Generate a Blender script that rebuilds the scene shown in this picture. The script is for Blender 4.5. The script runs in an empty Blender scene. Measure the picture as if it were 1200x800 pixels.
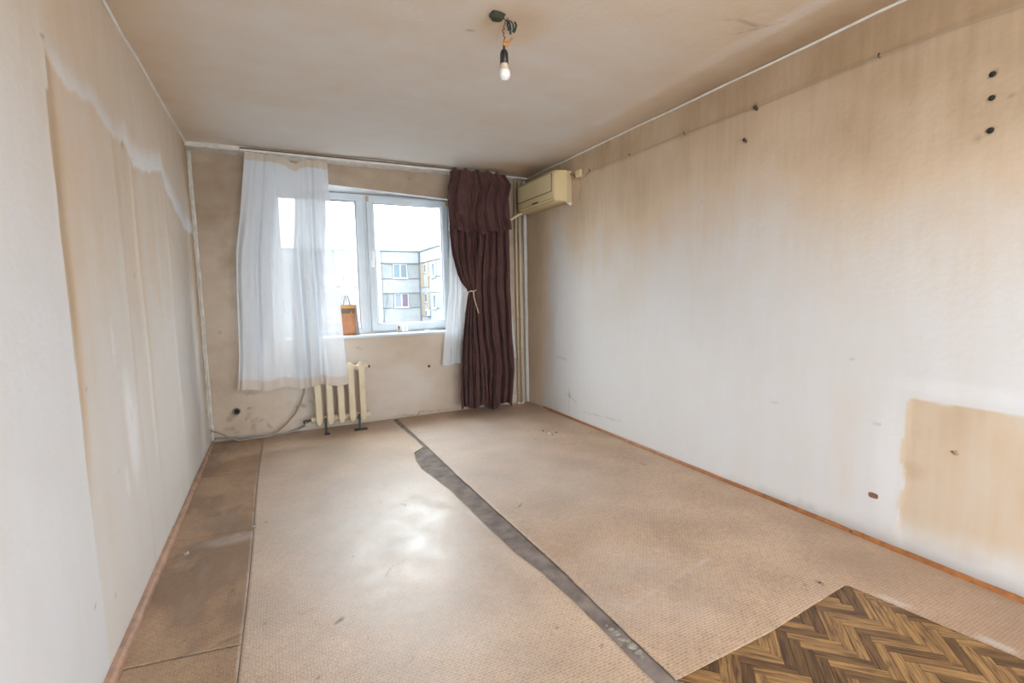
import bpy, bmesh, math, random
import numpy as np
from mathutils import Vector

random.seed(7)
scene = bpy.context.scene
COL = scene.collection
PI = math.pi

# ------------------------------------------------------------------ camera
CX, CZ = 0.59601, 1.29721            # camera stands at (CX, 0, CZ)
YAW, PITCH, ROLL, FPX = 0.454624, -0.0994813, -0.0197058, 562.96
W, L, H = 3.263, 5.033, 2.6          # room: x 0..W, back (window) wall at y = L
Y0 = -2.20                           # wall behind the camera, pushed back to even out the fill light
_cy, _sy, _cp, _sp = math.cos(YAW), math.sin(YAW), math.cos(PITCH), math.sin(PITCH)
_f = Vector((_sy * _cp, _cy * _cp, _sp)); _r0 = Vector((_cy, -_sy, 0)); _u0 = _r0.cross(_f)
_r = math.cos(ROLL) * _r0 + math.sin(ROLL) * _u0
_u = -math.sin(ROLL) * _r0 + math.cos(ROLL) * _u0
C0 = Vector((CX, 0, CZ))


def at(px, py, ax, v):
    """point of the plane axis=v seen at pixel (px, py) of the 1200x800 photograph"""
    d = _f + _r * ((px - 600) / FPX) - _u * ((py - 400) / FPX)
    return C0 + d * ((v - C0[ax]) / d[ax])


cd = bpy.data.cameras.new('camera'); cam = bpy.data.objects.new('camera', cd); COL.objects.link(cam)
from mathutils import Matrix
cam.matrix_world = Matrix(((_r.x, _u.x, -_f.x, C0.x), (_r.y, _u.y, -_f.y, C0.y), (_r.z, _u.z, -_f.z, C0.z), (0, 0, 0, 1)))
cd.sensor_width = 36; cd.lens = FPX / 1200 * 36; cd.clip_start = 0.02; cd.clip_end = 400
scene.camera = cam

# ------------------------------------------------------------------ sky, sun, lights, exposure
SKY = 5.2
w = bpy.data.worlds.new('sky'); scene.world = w; w.use_nodes = True
nt = w.node_tree; nt.nodes.clear()
tc = nt.nodes.new('ShaderNodeTexCoord'); sep = nt.nodes.new('ShaderNodeSeparateXYZ')
rp = nt.nodes.new('ShaderNodeMapRange'); bg = nt.nodes.new('ShaderNodeBackground'); ou = nt.nodes.new('ShaderNodeOutputWorld')
nt.links.new(tc.outputs['Generated'], sep.inputs[0]); nt.links.new(sep.outputs['Z'], rp.inputs[0])
rp.inputs[1].default_value = 0; rp.inputs[2].default_value = 1
rp.inputs[3].default_value = SKY; rp.inputs[4].default_value = SKY * 2.2      # overcast: brighter overhead
nt.links.new(rp.outputs[0], bg.inputs['Strength']); bg.inputs['Color'].default_value = (0.86, 0.935, 1.0, 1)
nt.links.new(bg.outputs[0], ou.inputs[0])

sd = bpy.data.lights.new('veiled_sun', 'SUN'); sd.energy = 13.0; sd.angle = math.radians(120); sd.color = (1.0, 0.97, 0.93)
so = bpy.data.objects.new('veiled_sun', sd); COL.objects.link(so)
so.rotation_euler = Vector((0.12, -0.8, -0.50)).to_track_quat('-Z', 'Y').to_euler()


def area(name, loc, target, sx, sy, power, color):
    d = bpy.data.lights.new(name, 'AREA'); d.shape = 'RECTANGLE'; d.size = sx; d.size_y = sy
    d.energy = power; d.color = color
    o = bpy.data.objects.new(name, d); COL.objects.link(o); o.location = loc
    o.rotation_euler = (Vector(target) - Vector(loc)).to_track_quat('-Z', 'Y').to_euler()
    return o


# added fill light, set in an invented opening behind the camera
area('rear_fill', (1.63, Y0 + 0.03, 1.35), (1.63, 5, 1.45), 2.9, 2.3, 46, (0.88, 0.94, 1.0))
# portal in the window opening
po = area('window_portal', (1.51, L + 0.30, 1.62), (1.51, 0, 1.62), 1.8, 1.5, 0, (1, 1, 1)); po.data.cycles.is_portal = True

vs = scene.view_settings
vs.view_transform = 'Standard'; vs.look = 'None'; vs.gamma = 1; vs.use_curve_mapping = False; vs.exposure = 0.30


# ------------------------------------------------------------------ helpers: noise
def vnoise(x, y, s, seed=0):
    """smooth value noise on arrays, cells of size s, 0..1"""
    rs = np.random.RandomState(seed); t = rs.rand(128, 128)
    x = x / s + 1000.0; y = y / s + 1000.0
    xi = np.floor(x).astype(int); yi = np.floor(y).astype(int); fx = x - xi; fy = y - yi
    fx = fx * fx * (3 - 2 * fx); fy = fy * fy * (3 - 2 * fy)
    a = t[xi % 128, yi % 128]; b = t[(xi + 1) % 128, yi % 128]; c = t[xi % 128, (yi + 1) % 128]; d = t[(xi + 1) % 128, (yi + 1) % 128]
    return (a * (1 - fx) + b * fx) * (1 - fy) + (c * (1 - fx) + d * fx) * fy


def fbm(x, y, s, seed=0, n=4):
    v = 0; a = 0.5; t = 0
    for i in range(n):
        v = v + a * vnoise(x, y, s, seed + i); t += a; a *= 0.5; s *= 0.5
    return v / t


def ss(a, b, x):
    t = np.clip((x - a) / (b - a), 0, 1); return t * t * (3 - 2 * t)


def seg(x, y, ax, ay, bx, by, wd):
    """mask of a mark along a segment"""
    dx, dy = bx - ax, by - ay; t = np.clip(((x - ax) * dx + (y - ay) * dy) / (dx * dx + dy * dy + 1e-9), 0, 1)
    d = np.hypot(x - ax - t * dx, y - ay - t * dy); return 1 - ss(wd * .5, wd * 1.5, d)


def spot(x, y, ax, ay, rx, ry=None):
    ry = ry or rx; return 1 - ss(0.3, 1.0, np.hypot((x - ax) / rx, (y - ay) / ry))


# ------------------------------------------------------------------ helpers: materials
def new_mat(name):
    m = bpy.data.materials.new(name); m.use_nodes = True
    n = m.node_tree.nodes; b = n.get('Principled BSDF'); return m, m.node_tree, n, m.node_tree.links, b


def pbr(name, col, rough=0.6, metal=0.0, var=0.0, vscale=12, bump=0.0, bscale=60, spec=0.5, var_col=None):
    m, t, n, l, b = new_mat(name)
    b.inputs['Roughness'].default_value = rough; b.inputs['Metallic'].default_value = metal
    b.inputs['Specular IOR Level'].default_value = spec
    b.inputs['Base Color'].default_value = (*col, 1)
    tcn = n.new('ShaderNodeTexCoord')
    if var or var_col:
        no = n.new('ShaderNodeTexNoise'); no.inputs['Scale'].default_value = vscale; no.inputs['Detail'].default_value = 5
        l.new(tcn.outputs['Object'], no.inputs['Vector'])
        mx = n.new('ShaderNodeMix'); mx.data_type = 'RGBA'
        c2 = var_col or tuple(c * (1 - var) for c in col)
        mr = n.new('ShaderNodeMapRange'); mr.inputs[1].default_value = .35; mr.inputs[2].default_value = .68
        l.new(no.outputs['Fac'], mr.inputs[0]); l.new(mr.outputs[0], mx.inputs['Factor'])
        mx.inputs['A'].default_value = (*col, 1); mx.inputs['B'].default_value = (*c2, 1)
        l.new(mx.outputs['Result'], b.inputs['Base Color'])
    if bump:
        nb = n.new('ShaderNodeTexNoise'); nb.inputs['Scale'].default_value = bscale; nb.inputs['Detail'].default_value = 6
        l.new(tcn.outputs['Object'], nb.inputs['Vector'])
        bp = n.new('ShaderNodeBump'); bp.inputs['Strength'].default_value = bump; bp.inputs['Distance'].default_value = 0.004
        l.new(nb.outputs['Fac'], bp.inputs['Height']); l.new(bp.outputs[0], b.inputs['Normal'])
    return m


def ramp(n, stops):
    r = n.new('ShaderNodeValToRGB'); e = r.color_ramp.elements
    e[0].position, e[0].color = stops[0][0], (*stops[0][1], 1)
    e[1].position, e[1].color = stops[1][0], (*stops[1][1], 1)
    for p_, c_ in stops[2:]:
        q = e.new(p_); q.color = (*c_, 1)
    return r


def mixc(n, l, fac, a, b_, mode='MIX', amt=None):
    mx = n.new('ShaderNodeMix'); mx.data_type = 'RGBA'; mx.blend_type = mode
    if fac is None: mx.inputs['Factor'].default_value = amt
    else: l.new(fac, mx.inputs['Factor'])
    for s, v in (('A', a), ('B', b_)):
        if isinstance(v, tuple): mx.inputs[s].default_value = (*v, 1)
        else: l.new(v, mx.inputs[s])
    return mx.outputs['Result']


def plaster(name, stops, streak=(60, 60, 6), white=(.80, .81, .83), dirt=(.13, .09, .06), bump=.35, rough=.85):
    """limewashed plaster: mask attribute 'stain_and_light' R = nicotine brown with painted ridge shade, G = fresh filler, B = black dirt"""
    m, t, n, l, b = new_mat(name)
    at_ = n.new('ShaderNodeAttribute'); at_.attribute_name = 'stain_and_light'
    sp = n.new('ShaderNodeSeparateColor'); l.new(at_.outputs['Color'], sp.inputs[0])
    tcn = n.new('ShaderNodeTexCoord')
    mp = n.new('ShaderNodeMapping'); mp.inputs['Scale'].default_value = streak; l.new(tcn.outputs['Object'], mp.inputs[0])
    n1 = n.new('ShaderNodeTexNoise'); n1.inputs['Scale'].default_value = 1; n1.inputs['Detail'].default_value = 6; l.new(mp.outputs[0], n1.inputs[0])
    n2 = n.new('ShaderNodeTexNoise'); n2.inputs['Scale'].default_value = 5; n2.inputs['Detail'].default_value = 7; l.new(tcn.outputs['Object'], n2.inputs[0])
    ad = n.new('ShaderNodeMath'); ad.operation = 'MULTIPLY_ADD'; l.new(n1.outputs['Fac'], ad.inputs[0]); ad.inputs[1].default_value = .14; l.new(sp.outputs[0], ad.inputs[2])
    ad2 = n.new('ShaderNodeMath'); ad2.operation = 'MULTIPLY_ADD'; l.new(n2.outputs['Fac'], ad2.inputs[0]); ad2.inputs[1].default_value = .16; l.new(ad.outputs[0], ad2.inputs[2])
    sb = n.new('ShaderNodeMath'); sb.operation = 'SUBTRACT'; l.new(ad2.outputs[0], sb.inputs[0]); sb.inputs[1].default_value = .15
    rr = ramp(n, stops); l.new(sb.outputs[0], rr.inputs[0])
    c = mixc(n, l, sp.outputs[1], rr.outputs[0], white)
    c = mixc(n, l, sp.outputs[2], c, dirt)
    l.new(c, b.inputs['Base Color']); b.inputs['Roughness'].default_value = rough; b.inputs['Specular IOR Level'].default_value = .25
    n3 = n.new('ShaderNodeTexNoise'); n3.inputs['Scale'].default_value = 38; n3.inputs['Detail'].default_value = 8; l.new(tcn.outputs['Object'], n3.inputs[0])
    s3 = n.new('ShaderNodeMath'); s3.operation = 'MULTIPLY_ADD'; l.new(n2.outputs['Fac'], s3.inputs[0]); s3.inputs[1].default_value = 2.0; l.new(n3.outputs['Fac'], s3.inputs[2])
    bp = n.new('ShaderNodeBump'); bp.inputs['Strength'].default_value = bump; bp.inputs['Distance'].default_value = 0.004
    l.new(s3.outputs[0], bp.inputs['Height']); l.new(bp.outputs[0], b.inputs['Normal'])
    return m


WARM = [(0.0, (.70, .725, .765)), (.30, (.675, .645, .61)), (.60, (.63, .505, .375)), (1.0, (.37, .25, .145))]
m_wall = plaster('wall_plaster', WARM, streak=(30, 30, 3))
m_back = plaster('window_wall_plaster', [(0.0, (.68, .69, .71)), (.30, (.63, .60, .56)), (.60, (.57, .465, .37)), (1.0, (.33, .24, .165))], streak=(9, 9, 9), bump=.8)
m_ceil = plaster('ceiling_plaster', WARM, streak=(4, 9, 9), bump=.35)
m_trim = pbr('plaster_trim', (.70, .65, .58), .8, var=.25, vscale=14, bump=.4)
m_white_trim = pbr('filler_white', (.78, .74, .68), .8, var=.12, vscale=20)


def lino_mat(name, rough, pale, base, dark):
    m, t, n, l, b = new_mat(name)
    tcn = n.new('ShaderNodeTexCoord')
    at_ = n.new('ShaderNodeAttribute'); at_.attribute_name = 'stain_and_light'
    sp = n.new('ShaderNodeSeparateColor'); l.new(at_.outputs['Color'], sp.inputs[0])
    nw = n.new('ShaderNodeTexNoise'); nw.inputs['Scale'].default_value = 35; nw.inputs['Detail'].default_value = 3; l.new(tcn.outputs['Object'], nw.inputs[0])
    vw = n.new('ShaderNodeVectorMath'); vw.operation = 'MULTIPLY_ADD'; l.new(nw.outputs['Color'], vw.inputs[0]); vw.inputs[1].default_value = (.010, .010, 0); l.new(tcn.outputs['Object'], vw.inputs[2])
    br = n.new('ShaderNodeTexBrick'); l.new(vw.outputs[0], br.inputs['Vector'])
    br.inputs['Scale'].default_value = 1; br.inputs['Brick Width'].default_value = .022; br.inputs['Row Height'].default_value = .012
    br.inputs['Mortar Size'].default_value = .0016; br.inputs['Mortar Smooth'].default_value = .6; br.offset = .5
    br.inputs['Color1'].default_value = (*base, 1); br.inputs['Color2'].default_value = (*[c * .76 for c in base], 1)
    br.inputs['Mortar'].default_value = (*pale, 1)
    mp = n.new('ShaderNodeMapping'); mp.inputs['Scale'].default_value = (260, 22, 1); l.new(tcn.outputs['Object'], mp.inputs[0])
    n1 = n.new('ShaderNodeTexNoise'); n1.inputs['Scale'].default_value = 1; n1.inputs['Detail'].default_value = 3; l.new(mp.outputs[0], n1.inputs[0])
    mp2 = n.new('ShaderNodeMapping'); mp2.inputs['Scale'].default_value = (22, 260, 1); l.new(tcn.outputs['Object'], mp2.inputs[0])
    n1b = n.new('ShaderNodeTexNoise'); n1b.inputs['Scale'].default_value = 1; n1b.inputs['Detail'].default_value = 3; l.new(mp2.outputs[0], n1b.inputs[0])
    f1 = ramp(n, [(.42, (0, 0, 0)), (.68, (1, 1, 1))]); l.new(n1.outputs['Fac'], f1.inputs[0])
    f2 = ramp(n, [(.42, (0, 0, 0)), (.68, (1, 1, 1))]); l.new(n1b.outputs['Fac'], f2.inputs[0])
    g1 = n.new('ShaderNodeMath'); g1.operation = 'MULTIPLY'; l.new(f1.outputs[0], g1.inputs[0]); g1.inputs[1].default_value = .62
    g2 = n.new('ShaderNodeMath'); g2.operation = 'MULTIPLY'; l.new(f2.outputs[0], g2.inputs[0]); g2.inputs[1].default_value = .38
    c = mixc(n, l, g1.outputs[0], br.outputs['Color'], pale)
    c = mixc(n, l, g2.outputs[0], c, tuple(v * .70 for v in base))
    n2 = n.new('ShaderNodeTexNoise'); n2.inputs['Scale'].default_value = 3.5; n2.inputs['Detail'].default_value = 8; l.new(tcn.outputs['Object'], n2.inputs[0])
    f3 = ramp(n, [(.35, (.84, .82, .80)), (.65, (1.08, 1.07, 1.06))]); l.new(n2.outputs['Fac'], f3.inputs[0])
    c = mixc(n, l, None, c, f3.outputs[0], 'MULTIPLY', 1.0)
    c = mixc(n, l, sp.outputs[0], c, dark)
    c = mixc(n, l, sp.outputs[1], c, (.62, .60, .60))
    c = mixc(n, l, sp.outputs[2], c, (.07, .05, .045))
    l.new(c, b.inputs['Base Color'])
    n4 = n.new('ShaderNodeTexNoise'); n4.inputs['Scale'].default_value = 7; n4.inputs['Detail'].default_value = 9; l.new(tcn.outputs['Object'], n4.inputs[0])
    mr = n.new('ShaderNodeMapRange'); mr.inputs[1].default_value = .3; mr.inputs[2].default_value = .7
    mr.inputs[3].default_value = rough - .08; mr.inputs[4].default_value = rough + .10
    l.new(n4.outputs['Fac'], mr.inputs[0]); l.new(mr.outputs[0], b.inputs['Roughness'])
    ma = n.new('ShaderNodeMath'); ma.operation = 'MULTIPLY_ADD'; l.new(n4.outputs['Fac'], ma.inputs[0]); ma.inputs[1].default_value = 1.2; l.new(br.outputs['Fac'], ma.inputs[2])
    bp = n.new('ShaderNodeBump'); bp.inputs['Strength'].default_value = .30; bp.inputs['Distance'].default_value = .0012
    l.new(ma.outputs[0], bp.inputs['Height']); l.new(bp.outputs[0], b.inputs['Normal'])
    return m


m_lino_mid = lino_mat('linoleum_glossy', .37, (.68, .55, .43), (.50, .335, .22), (.27, .155, .09))
m_lino_right = lino_mat('linoleum_matt', .50, (.66, .51, .39), (.47, .315, .21), (.28, .17, .11))
m_lino_left = lino_mat('linoleum_dirty', .48, (.47, .33, .22), (.36, .225, .138), (.19, .118, .078))


# ------------------------------------------------------------------ helpers: objects
BASE = {}


def tag(o, label=None, cat=None, group=None, kind=None):
    if label: o['label'] = label
    if cat: o['category'] = cat
    if group: o['group'] = group
    if kind: o['kind'] = kind
    return o


def thing(name, label, cat, loc=(0, 0, 0), group=None):
    o = bpy.data.objects.new(name, None); COL.objects.link(o); o.location = loc; o.empty_display_size = .05
    BASE[o] = Vector(loc); return tag(o, label, cat, group)


class MB:
    """collects geometry in room coordinates; build() links it as one mesh"""
    def __init__(s): s.v = []; s.f = []; s.sm = []

    def add(s, vs_, fs, smooth=False):
        k = len(s.v); s.v += [Vector(v) for v in vs_]; s.f += [[k + i for i in f] for f in fs]; s.sm += [smooth] * len(fs); return s

    def box(s, a, b_):
        (x0, y0, z0), (x1, y1, z1) = a, b_
        v = [(x, y, z) for x in (x0, x1) for y in (y0, y1) for z in (z0, z1)]
        return s.add(v, [(0, 1, 3, 2), (4, 6, 7, 5), (0, 4, 5, 1), (2, 3, 7, 6), (0, 2, 6, 4), (1, 5, 7, 3)])

    def prism(s, pts, axis, a, b_, smooth=False):
        """polygon pts in the two other axes, extruded along axis from a to b_"""
        def mk(p, t):
            q = list(p); q.insert(axis, t); return q
        n = len(pts); v = [mk(p, a) for p in pts] + [mk(p, b_) for p in pts]
        s.add(v, [(i, (i + 1) % n, n + (i + 1) % n, n + i) for i in range(n)], smooth)
        k = len(s.v) - 2 * n; s.f += [[k + i for i in range(n)][::-1], [k + n + i for i in range(n)]]; s.sm += [False] * 2
        return s

    def tube(s, path, r, seg_=8, caps=True):
        path = [Vector(p) for p in path]; rs_ = r if isinstance(r, (list, tuple)) else [r] * len(path)
        rings = []; prev = None
        for i, p in enumerate(path):
            d = (path[min(i + 1, len(path) - 1)] - path[max(i - 1, 0)]).normalized()
            if prev is None:
                a = d.orthogonal().normalized()
            else:
                a = (prev - d * prev.dot(d)).normalized()
            prev = a; b2 = d.cross(a)
            rings.append([p + (a * math.cos(t) + b2 * math.sin(t)) * rs_[i] for t in [2 * PI * k / seg_ for k in range(seg_)]])
        v = [q for rg in rings for q in rg]; n = seg_
        fs = [(i * n + k, i * n + (k + 1) % n, (i + 1) * n + (k + 1) % n, (i + 1) * n + k) for i in range(len(path) - 1) for k in range(n)]
        s.add(v, fs, True)
        if caps:
            k = len(s.v) - len(v); s.f += [[k + i for i in range(n)][::-1], [k + len(v) - n + i for i in range(n)]]; s.sm += [False] * 2
        return s

    def lathe(s, c, prof, seg_=20, axis=2):
        """prof: (r, h) pairs turned round the axis through c"""
        c = Vector(c); rings = []
        for r, h in prof:
            ring = []
            for k in range(seg_):
                a = 2 * PI * k / seg_; q = [math.cos(a) * r, math.sin(a) * r]; q.insert(axis, h); ring.append(c + Vector(q))
            rings.append(ring)
        v = [q for rg in rings for q in rg]; n = seg_
        return s.add(v, [(i * n + k, i * n + (k + 1) % n, (i + 1) * n + (k + 1) % n, (i + 1) * n + k) for i in range(len(prof) - 1) for k in range(n)], True)

    def build(s, name, mat, parent=None, bevel=0.0, subsurf=0, solid=0.0, kind=None):
        root = parent
        while root is not None and root.parent: root = root.parent
        off = BASE.get(root, Vector((0, 0, 0)))
        me = bpy.data.meshes.new(name); me.from_pydata([tuple(v - off) for v in s.v], [], s.f)
        me.polygons.foreach_set('use_smooth', s.sm); me.materials.append(mat); me.update()
        bm = bmesh.new(); bm.from_mesh(me); bmesh.ops.recalc_face_normals(bm, faces=bm.faces)
        if bevel:
            es = [e for e in bm.edges if len(e.link_faces) == 2 and e.calc_face_angle(0) > .5]
            bmesh.ops.bevel(bm, geom=es, offset=bevel, segments=2, affect='EDGES', profile=.6, clamp_overlap=True)
        bm.to_mesh(me); bm.free()
        o = bpy.data.objects.new(name, me); COL.objects.link(o)
        if parent is not None: o.parent = parent
        if kind: o['kind'] = kind
        if solid:
            md = o.modifiers.new('solid', 'SOLIDIFY'); md.thickness = solid
        if subsurf:
            md = o.modifiers.new('sub', 'SUBSURF'); md.levels = md.render_levels = subsurf
        return o


def grid(name, U, V, fn, mat, mask=None, keep=None, parent=None, smooth=True, flip=False):
    """fn(u, v arrays) -> x, y, z arrays; mask(u, v) -> R, G, B arrays; keep(uc, vc) -> bool per cell"""
    U = np.asarray(U); V = np.asarray(V); uu, vv = np.meshgrid(U, V, indexing='ij')
    x, y, z = fn(uu, vv); co = np.stack([x, y, z], -1).reshape(-1, 3)
    root = parent
    while root is not None and root.parent: root = root.parent
    off = BASE.get(root)
    if off is not None: co = co - np.array(off)
    nu, nv = len(U), len(V); idx = np.arange(nu * nv).reshape(nu, nv)
    q = np.stack([idx[:-1, :-1], idx[1:, :-1], idx[1:, 1:], idx[:-1, 1:]], -1)
    if flip: q = q[..., ::-1]
    if keep is not None:
        uc, vc = np.meshgrid((U[:-1] + U[1:]) / 2, (V[:-1] + V[1:]) / 2, indexing='ij'); q = q[keep(uc, vc)]
    q = q.reshape(-1, 4).astype(np.int32)
    me = bpy.data.meshes.new(name); me.vertices.add(len(co)); me.vertices.foreach_set('co', co.astype(np.float32).ravel())
    me.loops.add(q.size); me.loops.foreach_set('vertex_index', q.ravel())
    me.polygons.add(len(q)); me.polygons.foreach_set('loop_start', np.arange(0, q.size, 4, dtype=np.int32))
    me.polygons.foreach_set('use_smooth', np.full(len(q), smooth))
    me.update(calc_edges=True)
    if mask is not None:
        R, G, B = mask(uu, vv); R, G, B = [np.clip(np.broadcast_to(a, uu.shape), 0, 1) for a in (R, G, B)]
        a = me.color_attributes.new('stain_and_light', 'FLOAT_COLOR', 'POINT')
        a.data.foreach_set('color', np.stack([R, G, B, np.ones_like(R)], -1).astype(np.float32).ravel())
    me.materials.append(mat); o = bpy.data.objects.new(name, me); COL.objects.link(o)
    if parent is not None: o.parent = parent
    return o


def lin(a, b_, step, extra=()):
    n = max(2, int(round((b_ - a) / step)) + 1); s = set(np.round(np.linspace(a, b_, n), 5)) | set(extra)
    return np.array(sorted(s))


def copy_tree(o, parent=None):
    c = o.copy(); COL.objects.link(c); c.parent = parent
    for ch in [q for q in list(bpy.data.objects) if q.parent == o]: copy_tree(ch, c)
    return c


def struct(o): o['kind'] = 'structure'; return o


# ================================================================== ROOM SHELL
# ---- right wall (x = W)
def right_fn(y, z):
    d = (fbm(y, z, .9, 3) - .5) * .012 + (fbm(y, z, .18, 5) - .5) * .003
    d += .004 * np.exp(-((z - 2.385 - (fbm(y, z * 0, .6, 9) - .5) * .01) / .006) ** 2)
    pe = 1.19 + (fbm(z, z * 0, .12, 21) - .5) * .05; te = .765 + (fbm(y, y * 0, .15, 22) - .5) * .03
    d += .003 * (1 - ss(0, .02, np.minimum(pe - y, te - z)))
    return W - d, y, z


def right_mask(y, z):
    n = fbm(y, z, .5, 11, 5); n2 = fbm(y * 3, z * .5, .3, 12, 4); nf = fbm(y, z, .06, 14, 3)
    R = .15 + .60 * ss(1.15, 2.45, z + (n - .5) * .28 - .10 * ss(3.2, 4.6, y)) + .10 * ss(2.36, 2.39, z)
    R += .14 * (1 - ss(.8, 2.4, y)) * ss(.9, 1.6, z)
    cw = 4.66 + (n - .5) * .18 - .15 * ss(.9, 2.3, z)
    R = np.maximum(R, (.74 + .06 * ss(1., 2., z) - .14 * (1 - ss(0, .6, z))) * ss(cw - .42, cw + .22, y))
    R += .12 * seg(y, z, 3.5, 1.5, 3.5, 2.3, .5) * n
    pe = 1.19 + (fbm(z, z * 0, .12, 21) - .5) * .05; te = .765 + (fbm(y, y * 0, .15, 22) - .5) * .03
    patch = ss(-.006, .006, np.minimum(pe - y, te - z)) * ss(.10, .30, z + (n - .5) * .2 + .06)
    R = R * (1 - patch) + (.60 + (n - .5) * .20 + (n2 - .5) * .1) * patch
    R += .10 * spot(y, z, 1.17, .42, .09, .07) * patch
    R += (n2 - .5) * .14 + (n - .5) * .10
    R += .14 * spot(y, z, 1.45, .5, .10, .5) * n2
    G = .25 * (1 - ss(.3, 1.4, z)) * ss(1.6, 2.6, y) * (1 - ss(3.9, 4.4, y))
    G = np.maximum(G, .35 * spot(y, z, 1.26, .45, .08, .45))
    G = G + .35 * spot(y, z, 1.0, .83, .35, .06)
    B = .35 * (1 - ss(.02, .09, z + (nf - .5) * .05)) * (1 - ss(1.6, 2.4, y)) * .8
    B += .16 * (1 - ss(.0, .05, z))
    for (py, pz, r, k) in [(.968, 2.142, .017, 1), (.965, 2.049, .016, 1), (.962, 1.921, .018, 1), (.905, 2.04, .013, .4), (1.0, 1.90, .02, .35),
                           (2.121, 2.213, .014, .7), (2.056, 2.386, .022, .7), (1.001, .557, .012, .6), (2.45, 1.9, .008, .3)]:
        B = np.maximum(B, k * spot(y, z, py, pz, r))
    for s_ in [(4.35, .62, 4.15, .60, .01, .35), (4.13, .05, 4.13, .33, .006, .35), (4.2, .25, 4.0, .20, .006, .3), (4.13, .28, 4.11, .22, .012, .5),
               (3.9, .12, 3.3, .16, .005, .3), (1.9, .62, 1.84, .61, .005, .3), (1.33, .62, 1.30, .61, .006, .25), (1.45, .92, 1.43, .93, .006, .35)]:
        B = np.maximum(B, s_[5] * seg(y, z, *s_[:4], s_[4]) * (nf * 1.4))
    B += .22 * spot(y, z, 1.0, .06, .8, .09) * nf
    return R, G, B


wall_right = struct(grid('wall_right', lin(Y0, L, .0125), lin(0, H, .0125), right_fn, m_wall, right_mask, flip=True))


# ---- left wall (x = 0)
def left_top(y):
    """height of the ragged upper edge of the old wallpaper"""
    return np.interp(y, [2.0, 2.2, 2.5, 2.75, 2.95, 3.05, 3.4, 3.78, 3.82, 4.2, 4.5, 5.1], [2.09, 2.03, 2.07, 2.02, 2.05, 1.98, 2.02, 2.12, 2.05, 1.93, 1.86, 1.84]) + (fbm(y, y * 0, .14, 31) - .5) * .05


def left_y0(z): return 2.015 + .03 * (fbm(z, z * 0, .5, 33) - .5) + .02 * (z > 1.95)


def left_fn(y, z):
    d = (fbm(y, z, .8, 41) - .5) * .010 + (fbm(y, z, .15, 42) - .5) * .003
    y0 = left_y0(z); below = 1 - ss(-.01, .01, z - left_top(y)); fade = ss(.25, .6, z)
    lay = ss(-.004, .004, y - y0) * below
    d += -.004 * lay * fade
    d += .002 * np.exp(-((y - y0) / .022) ** 2) * (1 - ss(0, .03, z - 2.13)) * fade
    for yy, a in ((3.0, .006), (3.79, .006), (2.72, .002)):
        d += a * np.exp(-((y - yy - (fbm(z, z * 0, .5, int(yy * 9)) - .5) * .05) / .02) ** 2) * below * ss(.2, .6, z)
    return d, y, z


def left_mask(y, z):
    n = fbm(y, z, .5, 43, 5); n2 = fbm(y * 3, z * .4, .3, 44, 4); nf = fbm(y, z, .06, 45, 3)
    y0 = left_y0(z); top = left_top(y)
    near = 1 - ss(-.01, .01, y - y0)
    R = .04 + .46 * ss(1.2, 2.5, z + (n - .5) * .35)
    inside = (1 - near) * (1 - ss(-.012, .012, z - top))
    R = R * (1 - inside) + inside * (.26 + .22 * ss(.7, 1.9, z + (n - .5) * .4) + .02 * (n2 - .5))
    above = (1 - near) * ss(-.012, .012, z - top)
    R = R + above * (.05 - .32 * (1 - ss(.0, .13, z - top + (n - .5) * .12)) * ss(2.0, 2.15, y))
    R += .30 * inside * ss(.15, .0, np.abs(y - 2.05) * 1.8) * ss(.5, 1.0, z) * (.4 + n2)  # brown shadow line of the ridge painted in with the stain
    R += .10 * inside * ss(.06, 0, np.abs(y - 2.74)) * n2 * 1.3 + .12 * inside * ss(.08, 0, np.abs(y - 3.05)) * n2 + .12 * inside * ss(.10, 0, np.abs(y - 3.84)) * n2
    R += .30 * ss(4.55, 5.0, y + (n - .5) * .3) * ss(.0, .5, z) * .9
    R += (n2 - .5) * .12 + (n - .5) * .08
    G = .85 * spot(y, z, 2.60 + (n - .5) * .1, .75, .11, .36) * ss(.3, .55, nf + .2)
    G = np.maximum(G, .5 * spot(y, z, 2.44, 1.12, .03, .12)); G = np.maximum(G, .5 * spot(y, z, 2.45, .55, .035, .1))
    G = np.maximum(G, .55 * above * (1 - ss(.05, .16, z - top)) * ss(2.7, 3.2, y) * n * 1.6)
    B = .25 * (1 - ss(.0, .05, z)) * 1
    for (py, pz, r, k) in [(2.03, 2.11, .014, .6), (2.44, 1.08, .01, .5), (2.9, 1.42, .012, .45), (2.1, 1.0, .01, .4), (4.85, .33, .03, .6), (4.9, .15, .02, .5),
                           (2.35, .62, .008, .5), (1.95, .3, .012, .5), (2.9, 2.03, .03, .35), (4.6, 1.05, .02, .25), (2.15, .22, .01, .5)]:
        B = np.maximum(B, k * spot(y, z, py, pz, r))
    return R, G, B


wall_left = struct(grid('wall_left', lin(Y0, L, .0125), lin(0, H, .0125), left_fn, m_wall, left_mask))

# ---- window wall (y = L) with the opening
WX0, WX1, WZ0, WZ1 = .60, 2.42, .89, 2.345
FY = L + .20                                         # plane of the window frame's inner face


def back_fn(x, z):
    d = (fbm(x, z, .7, 51) - .5) * .012 + (fbm(x, z, .12, 52) - .5) * .004
    edge = np.minimum(np.minimum(np.abs(x - WX0), np.abs(x - WX1)), np.minimum(np.abs(z - WZ0), np.abs(z - WZ1)))
    return x, L - d * ss(0, .05, edge), z + (.012 + (1.51 - x) * .05) * (1 - ss(0, .18, np.abs(z - WZ1)))


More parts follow.
